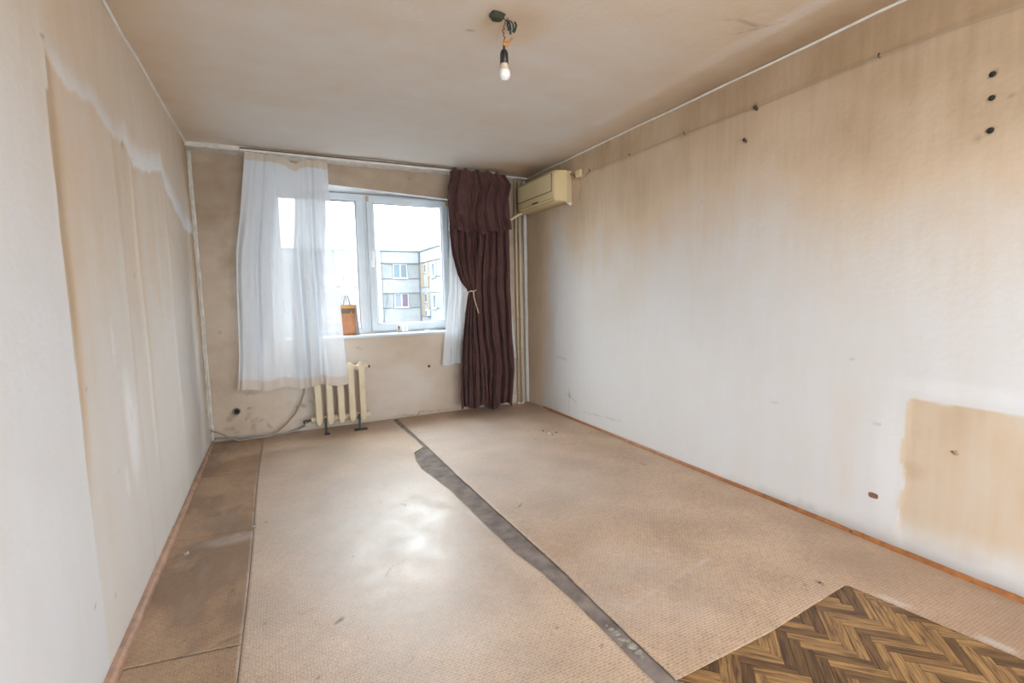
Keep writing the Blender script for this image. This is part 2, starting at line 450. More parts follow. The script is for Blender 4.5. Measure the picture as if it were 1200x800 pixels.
def back_mask(x, z):
    n = fbm(x, z, .45, 53, 5); n2 = fbm(x, z * 2, .25, 54, 4); nf = fbm(x, z, .07, 55, 3)
    R = .62 + .24 * ss(1.0, 2.4, z + (n - .5) * .4) - .08 * ss(.3, .9, x) * (1 - ss(.7, 1.1, z))
    R += .08 * (1 - ss(.1, .7, x)) + (n2 - .5) * .22 + (n - .5) * .15
    G = .30 * spot(x, z, 1.75, .32, .55, .35) * n
    B = .18 * (1 - ss(0, .06, z + (nf - .5) * .04)) + .5 * ss(.62, .8, nf) * spot(x, z, .25, .25, .25, .3)
    for (px, pz, r, k) in [(.19, .245, .05, .45), (.15, .20, .04, .35), (2.051, .53, .02, .6), (1.917, 2.49, .014, .5), (.24, .9, .02, .2), (.13, 1.0, .02, .25)]:
        B = np.maximum(B, k * spot(x, z, px, pz, r) * (nf + .5))
    for s_ in [(.40, .15, .47, .08, .012, .55), (.65, .28, .72, .24, .01, .5), (.76, .26, .79, .25, .012, .4), (.84, .28, .88, .25, .012, .35),
               (1.7, .02, 2.0, .035, .012, .5), (2.0, .04, 2.3, .02, .008, .4), (1.30, .78, 1.34, .76, .006, .4)]:
        B = np.maximum(B, s_[5] * seg(x + (n2 - .5) * .12, z + (nf - .5) * .08, *s_[:4], s_[4]) * ss(.35, .6, nf + .12))
    return R, G, B


wall_back = struct(grid('wall_back', lin(0, W, .015, (WX0, WX1)), lin(0, H, .015, (WZ0, WZ1)), back_fn, m_back, back_mask,
                        keep=lambda u, v: ~((u > WX0) & (u < WX1) & (v > WZ0) & (v < WZ1)), flip=False))


# ---- ceiling
def ceil_fn(x, y):
    d = (fbm(x, y, .8, 61) - .5) * .010
    return x, y, H + d * 1.0 + .004


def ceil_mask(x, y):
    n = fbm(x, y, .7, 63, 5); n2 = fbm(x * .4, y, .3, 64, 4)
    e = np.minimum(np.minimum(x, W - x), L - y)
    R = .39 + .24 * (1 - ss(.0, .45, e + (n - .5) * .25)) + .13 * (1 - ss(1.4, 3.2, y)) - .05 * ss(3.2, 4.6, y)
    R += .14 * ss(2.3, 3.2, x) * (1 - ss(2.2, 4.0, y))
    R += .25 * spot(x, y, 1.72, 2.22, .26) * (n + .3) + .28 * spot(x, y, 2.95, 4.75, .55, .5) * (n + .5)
    R += (n - .5) * .14 + (n2 - .5) * .08
    B = .35 * seg(x, y, 2.65, 1.75, 2.85, 1.73, .008) + .3 * seg(x, y, 2.8, 1.85, 2.92, 1.66, .005)
    B = np.maximum(B, .5 * spot(x, y, 1.55, 2.36, .025, .015))
    G = .35 * seg(x, y, 2.93, 1.2, 2.93, 3.2, .05) * n
    return R, G, B


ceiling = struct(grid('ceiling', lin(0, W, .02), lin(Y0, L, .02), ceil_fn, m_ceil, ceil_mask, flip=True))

# ---- masonry behind the plaster skins, wall behind the camera
m_conc = pbr('raw_masonry', (.42, .40, .38), .9, var=.2)
mb = MB(); T = .30
mb.box((-T, Y0 - T, -.2), (-.012, L + T, H + .25)); mb.box((W + .012, Y0 - T, -.2), (W + T, L + T, H + .25))
mb.box((-.012, Y0 - T, H + .014), (W + .012, L + T, H + .25))
mb.build('wall_core', m_conc, kind='structure')
mb = MB(); yb = L + .012
mb.box((-.012, yb, -.2), (WX0, L + T, H + .01)); mb.box((WX1, yb, -.2), (W + .012, L + T, H + .01))
mb.box((WX0, yb, -.2), (WX1, L + T, WZ0 - .012)); mb.box((WX0, yb + .05, WZ1 + .045), (WX1, L + T, H + .01))
mb.build('wall_back_core', m_conc, kind='structure')
mb = MB()                                               # rear wall with an invented opening for the fill light
mb.box((0, Y0 - .2, 0), (.15, Y0, H)); mb.box((W - .15, Y0 - .2, 0), (W, Y0, H)); mb.box((.15, Y0 - .2, 2.52), (W - .15, Y0, H)); mb.box((.15, Y0 - .2, 0), (W - .15, Y0, .18))
mb.build('wall_rear', m_trim, kind='structure')

# ---- reveals of the window opening
m_reveal = pbr('reveal_white', (.80, .80, .80), .7, var=.08, vscale=10, bump=.3)
mb = MB()
zt = lambda x: WZ1 + .012 + (1.51 - x) * .05
mb.add([(WX0, L, zt(WX0)), (WX1, L, zt(WX1)), (WX1, FY + .08, WZ1), (WX0, FY + .08, WZ1)], [(0, 1, 2, 3)])
mb.add([(WX0, L, WZ0), (WX0, L, zt(WX0)), (WX0, FY + .08, WZ1), (WX0, FY + .08, WZ0)], [(0, 1, 2, 3)])
mb.add([(WX1, L, WZ0), (WX1, L, zt(WX1)), (WX1, FY + .08, WZ1), (WX1, FY + .08, WZ0)], [(0, 1, 2, 3)])
mb.add([(WX0, L, WZ0), (WX1, L, WZ0), (WX1, FY + .1, WZ0), (WX0, FY + .1, WZ0)], [(0, 1, 2, 3)])
mb.build('trim_1', m_reveal, kind='structure')

# ---- plaster ledge under the ceiling above the window, corner beads
mb = MB(); pts = [(L + .01, H + .01), (L - .165, H + .01), (L - .165, H - .012), (L - .15, H - .028), (L + .01, H - .034)]
mb.prism(pts, 0, 0, 2.87); mb.prism([(L + .01, H + .01), (L - .10, H + .01), (L - .10, H - .012), (L - .09, H - .022), (L + .01, H - .030)], 0, 2.87, 2.96)
mb.prism([(L + .01, H + .01), (L - .07, H + .01), (L - .07, H - .012), (L + .01, H - .026)], 0, 2.96, W)
mb.build('trim_2', m_trim, kind='structure')


def wobble(a, b_, n, amp, seed, ax):
    r = random.Random(seed); out = []
    for i in range(n + 1):
        p = Vector(a).lerp(Vector(b_), i / n)
        for k in range(3):
            if k != ax: p[k] += r.uniform(-amp, amp)
        out.append(p)
    return out


mb = MB(); mb.tube(wobble((.004, Y0, H - .004), (.004, L - .02, H - .004), 26, .004, 3, 1), .009, 6); mb.build('trim_3', m_white_trim, kind='structure')
mb = MB(); mb.tube(wobble((W - .006, Y0, H - .004), (W - .006, L - .02, H - .004), 26, .003, 4, 1), .008, 6); mb.build('trim_4', m_white_trim, kind='structure')
mb = MB(); mb.tube(wobble((.012, L - .012, .02), (.012, L - .012, H - .03), 26, .002, 5, 2), .013, 6); mb.tube(wobble((.004, L - .075, .1), (.004, L - .07, H - .03), 26, .003, 6, 2), .006, 6)
mb.build('trim_5', m_trim, kind='structure')
mb = MB(); mb.tube(wobble((W - .012, L - .012, .0), (W - .012, L - .012, H - .03), 26, .002, 8, 2), .018, 6); mb.build('trim_6', m_trim, kind='structure')

# ================================================================== FLOOR
ZT = .004                                              # top of the linoleum
m_board = pbr('hardboard', (.14, .11, .10), .75, vscale=11, bump=.8, bscale=90, var_col=(.27, .225, .20))
floor = struct(MB().box((0, Y0 - .2, -.20), (W, L, -.004)).build('floor', m_board))

# parquet blocks: herringbone measured on the photograph (block 180 x 36 mm)
m, t, n, l, b = new_mat('parquet_oak')
oi = n.new('ShaderNodeObjectInfo'); tcn = n.new('ShaderNodeTexCoord')
vm = n.new('ShaderNodeVectorMath'); vm.operation = 'MULTIPLY_ADD'
cmb = n.new('ShaderNodeCombineXYZ'); l.new(oi.outputs['Random'], cmb.inputs[0]); l.new(oi.outputs['Random'], cmb.inputs[1])
l.new(cmb.outputs[0], vm.inputs[0]); vm.inputs[1].default_value = (37, 71, 0); l.new(tcn.outputs['Object'], vm.inputs[2])
mp = n.new('ShaderNodeMapping'); mp.inputs['Scale'].default_value = (7, 95, 1); l.new(vm.outputs[0], mp.inputs[0])
no = n.new('ShaderNodeTexNoise'); no.inputs['Scale'].default_value = 1; no.inputs['Detail'].default_value = 5; no.inputs['Distortion'].default_value = 1.2; l.new(mp.outputs[0], no.inputs[0])
gr = ramp(n, [(.32, (.075, .035, .014)), (.46, (.20, .105, .04)), (.62, (.33, .185, .07)), (.78, (.40, .20, .055))]); l.new(no.outputs['Fac'], gr.inputs[0])
tn = ramp(n, [(.0, (.40, .36, .34)), (.35, (.58, .54, .52)), (.40, (1.0, .98, .95)), (1.0, (1.12, 1.15, 1.15))]); l.new(oi.outputs['Random'], tn.inputs[0])
c = mixc(n, l, None, gr.outputs[0], tn.outputs[0], 'MULTIPLY', 1.0)
l.new(c, b.inputs['Base Color']); b.inputs['Roughness'].default_value = .42
m_parq = m
w_, n_ = .036, 5
O = Vector((2.511, .981)); A = Vector((1, -1)).normalized(); Bv = Vector((-1, -1)).normalized()
mb = MB(); g = .0006
mb.box((g, g, -.004), (n_ * w_ - g, w_ - g, -.0005)); me0 = None
cells = []
for j in range(-8, 9):
    for i in range(-60, 61):
        for kind in (0, 1):
            if kind == 0: u0, v0, du, dv = i + n_ * j, i - n_ * j, n_, 1
            else: u0, v0, du, dv = i + n_ * j, i + 1 - n_ * j, 1, n_
            ctr = O + A * ((u0 + du / 2) * w_) + Bv * ((v0 + dv / 2) * w_)
            if (1.79 if ctr.y > 1.03 else 1.735) < ctr.x < 3.0 and -.75 < ctr.y < 1.24: cells.append((ctr, kind))
cells.sort(key=lambda q: -q[0].y)
pm = None
stuffb = MB()
for k, (ctr, kind) in enumerate(cells):
    d = A if kind == 0 else Bv; ang = math.atan2(d.y, d.x)
    if k < 290:
        if pm is None:
            m0 = MB(); m0.box((-n_ * w_ / 2 + g, -w_ / 2 + g, -.0035), (n_ * w_ / 2 - g, w_ / 2 - g, .0))
            o = m0.build('parquet_block', m_parq, floor, bevel=.0007); pm = o.data
        else:
            o = bpy.data.objects.new('parquet_block', pm); COL.objects.link(o); o.parent = floor
        o.location = (ctr.x, ctr.y, random.uniform(-.0006, .0001)); o.rotation_euler = (0, 0, ang + random.uniform(-.006, .006))
    else:
        pd = Vector((-d.y, d.x)); a_ = n_ * w_ / 2 - g; b2 = w_ / 2 - g
        v = [(*(ctr + d * sx * a_ + pd * sy * b2), z) for z in (-.0035, 0) for sx, sy in ((-1, -1), (1, -1), (1, 1), (-1, 1))]
        stuffb.add(v, [(3, 2, 1, 0), (4, 5, 6, 7), (0, 1, 5, 4), (1, 2, 6, 5), (2, 3, 7, 6), (3, 0, 4, 7)])
if stuffb.v: stuffb.build('parquet_field', m_parq, floor, kind='stuff')

# linoleum outlines, read off the photograph as floor points
R_EDGE = [at(x, y, 2, ZT) for x, y in [(469.6, 494.5), (499, 521.5), (535, 556), (565, 583), (605, 619), (655, 664), (711, 719), (796.5, 800)]]
L_EDGE = [at(x, y, 2, ZT) for x, y in [(466.0, 497.5), (490, 517), (496, 523.5), (486.0, 530.0), (489, 541), (495, 549), (529, 574), (562, 607), (602, 647), (633, 671), (667, 701), (711, 743), (768, 800)]]


def edge_fn(pts, y_hi, x_hi, y_lo, x_lo):
    ys = [y_lo] + [p.y for p in reversed(pts)] + [y_hi]; xs = [x_lo] + [p.x for p in reversed(pts)] + [x_hi]
    for i in range(1, len(ys)): ys[i] = max(ys[i], ys[i - 1] + 1e-4)
    return lambda y: np.interp(y, ys, xs)


xr = edge_fn(R_EDGE, L, R_EDGE[0].x, Y0, R_EDGE[-1].x + .02)
xl = edge_fn(L_EDGE, L, L_EDGE[0].x, Y0, L_EDGE[-1].x - .01)
wav = lambda x, y, s=1: (fbm(x, y, .5, 71) - .5) * .003 * s


def finish_sheet(o, th=.0035):
    md = o.modifiers.new('thickness', 'SOLIDIFY'); md.thickness = th; md.offset = -1; return o


def marks(x, y, lst):
    B = 0 * x
    for (a, b_, wd, k) in lst:
        p = at(*a, 2, ZT); q = at(*b_, 2, ZT); B = np.maximum(B, .75 * k * seg(x, y, p.x, p.y, q.x, q.y, wd * .7))
    return B


XS = .405


XM = lambda y: np.interp(y, [Y0, .614, 1.15, 1.3], [3.06, 2.845, 2.760, 2.760])


def sheet_right_fn(s, v):
    y = v + (np.interp(XM(v) * 0 + xr(v) + (XM(v) - xr(v)) * np.clip(s / .65, 0, 1), [1.70, 2.2, 2.758], [1.098, 1.104, 1.146]) - 1.146) * (1 - ss(0, .35, v - 1.15)) * (v > 1.149) * (s < .6501)
    xe = xr(v) + (vnoise(v, v * 0, .05, 3) - .5) * .003; xm = XM(v)
    x = np.where(s < .65, xe + (xm - xe) * s / .65, xm + (W - .003 - xm) * (s - .65) / .35)
    return x, y, ZT + wav(x, y)


RM = [((640, 503), (646, 507), .008, .5), ((660, 521), (676, 519), .005, .5), ((749, 542), (757, 545), .010, .5), ((624, 512), (630, 516), .006, .4),
      ((958, 681), (963, 684), .010, .8), ((943, 685), (945, 686), .006, .7), ((608, 594), (611, 590), .008, .7), ((618, 504), (619, 505), .01, .5), ((909, 703), (911, 704), .006, .7)]


def right_lino_mask(x, y):
    n = fbm(x, y, .5, 81, 5); n2 = fbm(x, y, .12, 82, 4)
    R = .18 * ss(.55, .75, n) + .30 * (1 - ss(0, .5, L - y)) * .9 + .14 * ss(2.7, 3.2, x) * (1 - ss(1.2, 2.6, y)) + .35 * (1 - ss(0, .07, W - x)) * n2
    G = .38 * ss(1.7, 2.9, y) * (1 - ss(4.3, 4.75, y)) * (1 - ss(2.2, 3.1, x + (n - .5) * .4)) * (.6 + .6 * n2)
    G = np.maximum(G, .35 * spot(x, y, 1.95, 1.6, .5, .5) * n2)
    p = at(830, 655, 2, 0); q = at(735, 712, 2, 0); G = np.maximum(G, .45 * seg(x, y, p.x, p.y, q.x, q.y, .012) * n2 * 1.5)
    R = R + .38 * ss(2.55, 2.95, x) * (1 - ss(.9, 1.7, y))
    n5 = fbm(x, y, .1, 84, 4); G = np.maximum(G, .4 * (1 - ss(.005, .03, np.abs(x - XM(y) - .025))) * ss(.4, .65, n5) * (y < 1.15))
    return R, G, marks(x, y, RM + [((1105, 694), (1112, 697), .008, .4)])


tg = lambda name, o, label, grp=None: tag(o, label, 'linoleum', grp)
U = lin(0, 1, .0085, (.65,)); V = lin(Y0, L - .003, .0125, (1.15,))
o = finish_sheet(grid('linoleum_sheet', U, V, sheet_right_fn, m_lino_right, None, keep=lambda u, v: (u > .65) | (v > 1.15)))
co = np.empty(len(o.data.vertices) * 3, dtype=np.float32); o.data.vertices.foreach_get('co', co); co = co.reshape(-1, 3)
R_, G_, B_ = right_lino_mask(co[:, 0], co[:, 1])
ca = o.data.color_attributes.new('stain_and_light', 'FLOAT_COLOR', 'POINT')
ca.data.foreach_set('color', np.clip(np.stack([R_, G_, B_, np.ones_like(R_)], -1), 0, 1).astype(np.float32).ravel())
tag(o, 'large woven-pattern beige linoleum sheet running along the right wall to the window', 'linoleum')


def mask_from(o, fn):
    co = np.empty(len(o.data.vertices) * 3, dtype=np.float32); o.data.vertices.foreach_get('co', co); co = co.reshape(-1, 3)
    a = fn(co[:, 0], co[:, 1]); a = [np.broadcast_to(q, co[:, 0].shape) for q in a]
    ca = o.data.color_attributes.new('stain_and_light', 'FLOAT_COLOR', 'POINT')
    ca.data.foreach_set('color', np.clip(np.stack([*a, np.ones(len(co))], -1), 0, 1).astype(np.float32).ravel()); return o


def sheet_mid_fn(s, y):
    xe = xl(y) + (vnoise(y, y * 0, .06, 5) - .5) * .004; x0 = XS + .004 * np.sin(y * 3) + .0015
    x = x0 + (xe - x0) * s
    curl = .006 * ss(.10, 0, xe - x) * ss(2.3, 2.0, y) * ss(1.2, 1.6, y)
    return x, y, ZT + wav(x, y, .22) + curl


MM = [((395, 729), (402, 724), .010, .95), ((353, 721), (366, 713), .005, .3), ((471, 590), (476, 592), .008, .9), ((445, 588), (446, 589), .006, .6), ((413, 652), (414, 652), .008, .6),
      ((309, 733), (310, 730), .006, .8), ((373, 794), (376, 791), .006, .7), ((452, 675), (458, 665), .008, .4), ((458, 665), (472, 657), .006, .3), ((470, 783), (486, 770), .005, .3), ((311, 612), (312, 611), .008, .8),
      ((262, 618), (298, 616), .006, .3), ((704, 755), (705, 756), .006, .8), ((652, 734), (653, 735), .006, .8), ((463, 504), (463, 505), .01, .6), ((452, 503), (453, 504), .008, .4)]


def mid_mask(x, y):
    n = fbm(x, y, .5, 91, 5); n2 = fbm(x, y, .12, 92, 4); n3 = fbm(x * 1.5, y * .8, .06, 93, 3)
    R = .40 * (1 - ss(0, .42, L - y + (n - .5) * .3)) + .30 * (1 - ss(0, .25, x - XS)) * ss(3.2, 4.4, y) + .10 * ss(.6, .8, n)
    G = .62 * np.exp(-((x - 1.05) / .50) ** 2 - ((y - 2.5) / 1.15) ** 2) * (.70 + .45 * n2 + .5 * (n3 - .5))  # window sheen painted as a broad pale patch
    G = np.maximum(G, .5 * seg(x, y, 1.62, 2.05, 1.56, 2.6, .02))
    G = G + .16 * ss(1.2, 3, y) * (1 - ss(4.2, 4.7, y))
    return R, G, marks(x, y, MM)


o = mask_from(finish_sheet(grid('linoleum_sheet', lin(0, 1, .0105), lin(Y0, L - .003, .012), sheet_mid_fn, m_lino_mid)), mid_mask)
tag(o, 'pale worn glossy linoleum sheet in the middle of the floor left of the gap', 'linoleum')

yA, yB, yC = at(250, 628, 2, 0).y, at(262, 756, 2, 0).y, at(268, 556, 2, 0).y
LM = [((205, 652), (221, 648), .012, .35), ((303, 736), (310, 734), .006, .5), ((203, 773), (224, 763), .012, .45), ((260, 752), (282, 744), .012, .5), ((244, 530), (256, 527), .10, .35),
      ((246, 538), (252, 534), .06, .4), ((300, 624), (260, 633), .006, .4), ((273, 692), (274, 690), .008, .7)]


def left_lino_mask(x, y):
    n = fbm(x, y, .32, 101, 5); n2 = fbm(x, y, .09, 102, 4); n3 = fbm(x * 3, y * .7, .2, 103, 4)
    R = .66 * ss(.42, .62, n + (n3 - .5) * .4) + .18 * (n2 - .4); R = R * (1 - .45 * ss(3.6, 4.6, y))
    R = np.maximum(R, .6 * ss(.04, .0, x) * n2 * 1.6)
    G = .14 * ss(.62, .75, n3) * n2 + .25 * spot(x, y, .3, yA - .1, .2, .08)
    return R, G, marks(x, y, LM) + .18 * ss(.66, .8, n2)


lab = ['dirty brown linoleum piece nearest the camera along the left wall', 'dark stained linoleum piece along the left wall, second from the camera', 'brown linoleum piece along the left wall, third from the camera', 'brown linoleum piece in the far left corner under the conduit']
ycuts = [Y0, yB, yA, yC, L - .003]
for k in range(4):
    ya, yb_ = ycuts[k] + .0025, ycuts[k + 1] - .0025
    slope = lambda x: (x - .2) * (-.10 if k else 0)
    def fnl(s, y, ya=ya, yb_=yb_, k=k):
        x1 = XS + .004 * np.sin(y * 3) - .0012; x = .003 + (x1 - .003) * s
        tt = (y - ya) / (yb_ - ya); sk = (1 - tt) * (.25 if k > 0 else 0) * (x - .2) + tt * (.25 if k < 3 else 0) * (x - .2)
        return x, y + sk * -.6, ZT - .0008 + wav(x, y, 1.2) + .003 * ss(.02, 0, np.minimum(y - ya, yb_ - y)) * (fbm(x, y, .1, 9) - .3)
    o = mask_from(finish_sheet(grid('linoleum_offcut', lin(0, 1, .03), lin(ya, yb_, .012), fnl, m_lino_left), .003), left_lino_mask)
    tag(o, lab[k], 'linoleum')

# debris in the gap and on the floor
m_grit = pbr('plaster_crumb', (.34, .31, .27), .9, var=.4, vscale=60, bump=.6)
m_darkchip = pbr('dark_chip', (.07, .05, .045), .8)


def flake(px, py, size, name, mat, label, cat, seed, z=ZT, group=None, hgt=.35, asp=1.0):
    r = random.Random(seed); c = at(px, py, 2, z); pts = []
    k = 7; ph = r.random() * 6; rot = r.random() * 3
    for i in range(k):
        a = 2 * PI * i / k + ph; q = size * r.uniform(.6, 1.1); x_, y_ = math.cos(a) * q, math.sin(a) * q * asp
        pts.append((c.x + x_ * math.cos(rot) - y_ * math.sin(rot), c.y + x_ * math.sin(rot) + y_ * math.cos(rot)))
    mb = MB(); v = [(x, y, z + .0004) for x, y in pts] + [(c.x + (x - c.x) * .6, c.y + (y - c.y) * .6, z + size * hgt * r.uniform(.6, 1.2)) for x, y in pts]
    mb.add(v, [list(range(k))[::-1], list(range(k, 2 * k))] + [(i, (i + 1) % k, k + (i + 1) % k, k + i) for i in range(k)])
    return tag(mb.build(name, mat), label, cat, group)


gap = [(722, 742, .028), (716, 737, .018), (729, 748, .022), (741, 757, .030), (736, 751, .016), (748, 764, .024), (753, 770, .014), (726, 755, .013), (711, 733, .010), (744, 749, .012)]
GL = ['at the middle of the cluster, among the largest', 'fourth from the far end', 'just nearer than the middle of the cluster', 'largest, towards the near end', 'at the centre of the near group', 'second from the near end', 'nearest the camera', 'tiny one on the left side of the cluster', 'farthest from the camera', 'tiny one at the right sheet edge']
for i, (px, py, s_) in enumerate(gap):
    flake(px, py, s_ * .8, 'plaster_crumb', m_grit, 'grey plaster crumb in the floor gap, %s' % GL[i], 'debris', 200 + i, z=-.004, group='plaster crumbs in the floor gap', hgt=.18)
m_paper = pbr('white_scrap', (.82, .82, .82), .8)
flake(643.5, 507.5, .022, 'torn_scrap', m_paper, 'white torn scrap on the right linoleum near the window', 'debris', 31, hgt=.25, asp=.6)
for i, (px, py, s_, lb) in enumerate([(636.5, 505, .020, 'dark curled chip just left of the white scrap'), (647.5, 509.5, .016, 'dark chip touching the right end of the white scrap'), (652, 506.5, .020, 'dark chip behind and right of the white scrap')]):
    flake(px, py, s_, 'dark_chip', m_darkchip, lb, 'debris', 40 + i, hgt=.3, asp=.4)
flake(218.5, 649, .014, 'plaster_pebble', m_grit, 'small grey pebble on the dark linoleum by the left wall', 'debris', 50, hgt=.9)
flake(297.5, 617, .014, 'plaster_pebble', m_grit, 'pale crumb at the seam end of the left linoleum pieces', 'debris', 51, hgt=.6)
flake(960.5, 682.5, .010, 'dark_chip', m_darkchip, 'dark chip on the linoleum just behind the parquet corner', 'debris', 52, hgt=.4, asp=.5)

# ---- baseboards
m_bb = pbr('varnished_wood', (.40, .155, .045), .38, vscale=25, var_col=(.22, .085, .03))
m_bbl = pbr('worn_wood', (.46, .27, .18), .4, vscale=18, var_col=(.28, .17, .12))


def quarter(x0, y0, x1, y1, r, side, seed):
    """quarter-round strip along y on the wall at x; side -1 = right wall"""
    mb = MB(); prof = [(0, 0), (r, 0)] + [(r * math.cos(a), r * math.sin(a) * 1.15) for a in (PI * .17, PI * .33)] + [(0, r * 1.15)]
    r_ = random.Random(seed); N = max(2, int((y1 - y0) / .25)); rings = []
    for i in range(N + 1):
        y = y0 + (y1 - y0) * i / N; dx = r_.uniform(0, .002)
        rings += [(x0 + side * (p[0] + dx), y, ZT - .003 + p[1]) for p in prof]
    k = len(prof); mb.add(rings, [(i * k + j, i * k + (j + 1) % k, (i + 1) * k + (j + 1) % k, (i + 1) * k + j) for i in range(N) for j in range(k)] + [tuple(range(k)), tuple(range(N * k, N * k + k))])
    return mb


bbr = struct(quarter(W - .001, 1.405, W, 4.66, .019, -1, 1).build('baseboard_right', m_bb))
quarter(W - .001, Y0 + .02, W, 1.388, .021, -1, 2).build('moulding', m_bb, bbr)
bbl = struct(quarter(.004, at(207, 621, 2, 0).y, 0, at(233, 560, 2, 0).y - .01, .025, 1, 3).build('baseboard_left', m_bbl))
quarter(.002, Y0 + .02, 0, at(207, 621, 2, 0).y - .012, .029, 1, 4).build('moulding', m_bbl, bbl)
quarter(.006, at(233, 560, 2, 0).y, 0, L - .03, .020, 1, 5).build('moulding', m_bbl, bbl)

# ---- small marks of the right wall: screw holes
m_hole = pbr('hole_black', (.02, .018, .016), .9)
for (y, z, r) in [(.968, 2.142, .011), (.965, 2.049, .011), (.962, 1.921, .012)]:
    MB().lathe((W - .0078, y, z), [(r, .02), (r * 1.0, 0.002), (r * .7, .0), (.0001, .0)], 12, 0).build('screw_hole', m_hole, wall_right)
c = Vector((W, 1.308, .243)); m_brickc = pbr('brick_red', (.30, .14, .09), .9, var=.3, vscale=80)
MB().add([(W - .0065, c.y + math.copysign(abs(math.cos(a)) ** .6, math.cos(a)) * .023, c.z + math.copysign(abs(math.sin(a)) ** .6, math.sin(a)) * .014) for a in np.linspace(0, 2 * PI, 12, endpoint=False)], [tuple(range(12))]).build('chipped_spot', m_brickc, wall_right)
MB().tube([(W - .002, 1.01, .560), (W - .008, .995, .554), (W - .006, .985, .553)], .005, 6).build('chipped_spot', pbr('ochre', (.36, .24, .12), .9), wall_right)

# ================================================================== WINDOW
m_pvc = pbr('white_pvc', (.58, .63, .67), .35, var=.04)
m_gask = pbr('grey_gasket', (.16, .15, .22), .6)
m_brownclip = pbr('ochre_clip', (.50, .30, .10), .6)
m, t, n, l, b = new_mat('window_glass'); n.remove(b)
tr = n.new('ShaderNodeBsdfTransparent'); tr.inputs[0].default_value = (.96, .985, .98, 1); gl = n.new('ShaderNodeBsdfGlossy'); gl.inputs['Roughness'].default_value = .02
mxs = n.new('ShaderNodeMixShader'); mxs.inputs[0].default_value = .04; l.new(tr.outputs[0], mxs.inputs[1]); l.new(gl.outputs[0], mxs.inputs[2]); l.new(mxs.outputs[0], n['Material Output'].inputs[0])
m_glass = m


def frame_ring(x0, x1, z0, z1, wd, ya, yb_, mb=None):
    """mitred profile ring, outer x0..x1 z0..z1, bar width wd, from ya (room side) to yb_"""
    mb = mb or MB(); wds = wd if isinstance(wd, tuple) else (wd,) * 4   # left, right, bottom, top
    prof = [(0, yb_), (0, ya + .004), (.06, ya), (.78, ya), (1.0, ya + .014), (1.0, yb_)]
    rings = []
    for (f_, y) in prof:
        a, b2, c2, d2 = x0 + wds[0] * f_, x1 - wds[1] * f_, z0 + wds[2] * f_, z1 - wds[3] * f_
        rings += [(a, y, c2), (b2, y, c2), (b2, y, d2), (a, y, d2)]
    N = len(prof)
    mb.add(rings, [(i * 4 + k, i * 4 + (k + 1) % 4, ((i + 1) % N) * 4 + (k + 1) % 4, ((i + 1) % N) * 4 + k) for i in range(N) for k in range(4)])
    return mb


fr = MB(); frame_ring(WX0, 1.475, .905, WZ1, (.075, .085, .055, .075), FY, FY + .07, fr); frame_ring(1.475, WX1 - .0, .905, WZ1, (.03, .05, .04, .02), FY + .012, FY + .07, fr)
win = struct(fr.build('window_1', m_pvc))
MB().box((WX0 + .07, FY + .035, .955), (1.395, FY + .041, WZ1 - .07)).build('pane', m_glass, win)
gk = MB(); frame_ring(WX0 + .073, 1.3925, .958, WZ1 - .073, .006, FY + .010, FY + .036, gk); gk.build('gasket', m_gask, win)
sash = frame_ring(1.500, 2.375, .928, 2.325, (.076, .076, .082, .066), FY - .018, FY + .045).build('sash', m_pvc, win)
MB().box((1.574, FY + .012, 1.008), (2.301, FY + .018, 2.261)).build('pane', m_glass, sash)
gk = MB(); frame_ring(1.574, 2.301, 1.008, 2.261, .005, FY - .004, FY + .013, gk); gk.build('gasket', m_gask, sash)
hb = at(437, 309, 1, FY - .02); mb = MB(); mb.box((hb.x - .016, FY - .030, hb.z - .035), (hb.x + .016, FY - .017, hb.z + .035))
mb.tube([(hb.x, FY - .028, hb.z), (hb.x, FY - .055, hb.z)], .009, 8); mb.prism([(hb.x - .011, FY - .066), (hb.x + .011, FY - .066), (hb.x + .009, FY - .048), (hb.x - .009, FY - .048)], 2, hb.z - .012, hb.z + .125)
mb.build('handle', pbr('handle_white', (.88, .88, .88), .3), sash, bevel=.002)
mb = MB(); mb.box((1.502, FY - .026, 2.275), (1.522, FY - .016, 2.325)); mb.build('hinge_cover', m_brownclip, sash)
mb = MB(); mb.box((2.352, FY - .026, 2.275), (2.372, FY - .016, 2.325)); mb.build('hinge_cover', m_brownclip, sash)
MB().box((.52, L - .035, .880), (2.47, FY + .03, .906)).build('windowsill', m_pvc, bevel=.004)
o = bpy.data.objects['windowsill']; tag(o, 'white plastic windowsill board under the window', 'windowsill')

# ---- things on the sill
m_kraft = pbr('kraft_paper', (.50, .22, .10), .75, vscale=14, var_col=(.42, .18, .085), bump=.6, bscale=25)
m_kraft_in = pbr('kraft_lit', (.62, .32, .10), .8)
m_band = pbr('printed_band', (.22, .15, .11), .8, var=.3, vscale=60)
ZS = .906
by = L + .10
b0 = at(401, 391, 1, by); b1 = at(417.0, 391, 1, by); t0 = at(396.5, 357.5, 1, by); t1 = at(416.5, 357, 1, by)
bag = thing('paper_bag', 'brown paper carrier bag with twisted handles standing on the windowsill', 'bag', (b0.x, by, ZS))
dpt = .075; zt_ = t1.z
mb = MB(); NX, NZ = 10, 12; vs_ = []
for i in range(NZ + 1):
    tt = i / NZ; z = ZS + (zt_ - ZS) * tt
    for j in range(NX + 1):
        s_ = j / NX; x = (b0.x * (1 - tt) + t0.x * tt) * (1 - s_) + (b1.x * (1 - tt) + t1.x * tt) * s_
        vs_.append((x, by + .006 * math.sin(s_ * 5 + tt * 3) - .010 * math.exp(-((s_ - .72) / .12) ** 2) * math.exp(-((tt - .55) / .35) ** 2) + .01 * tt, z))
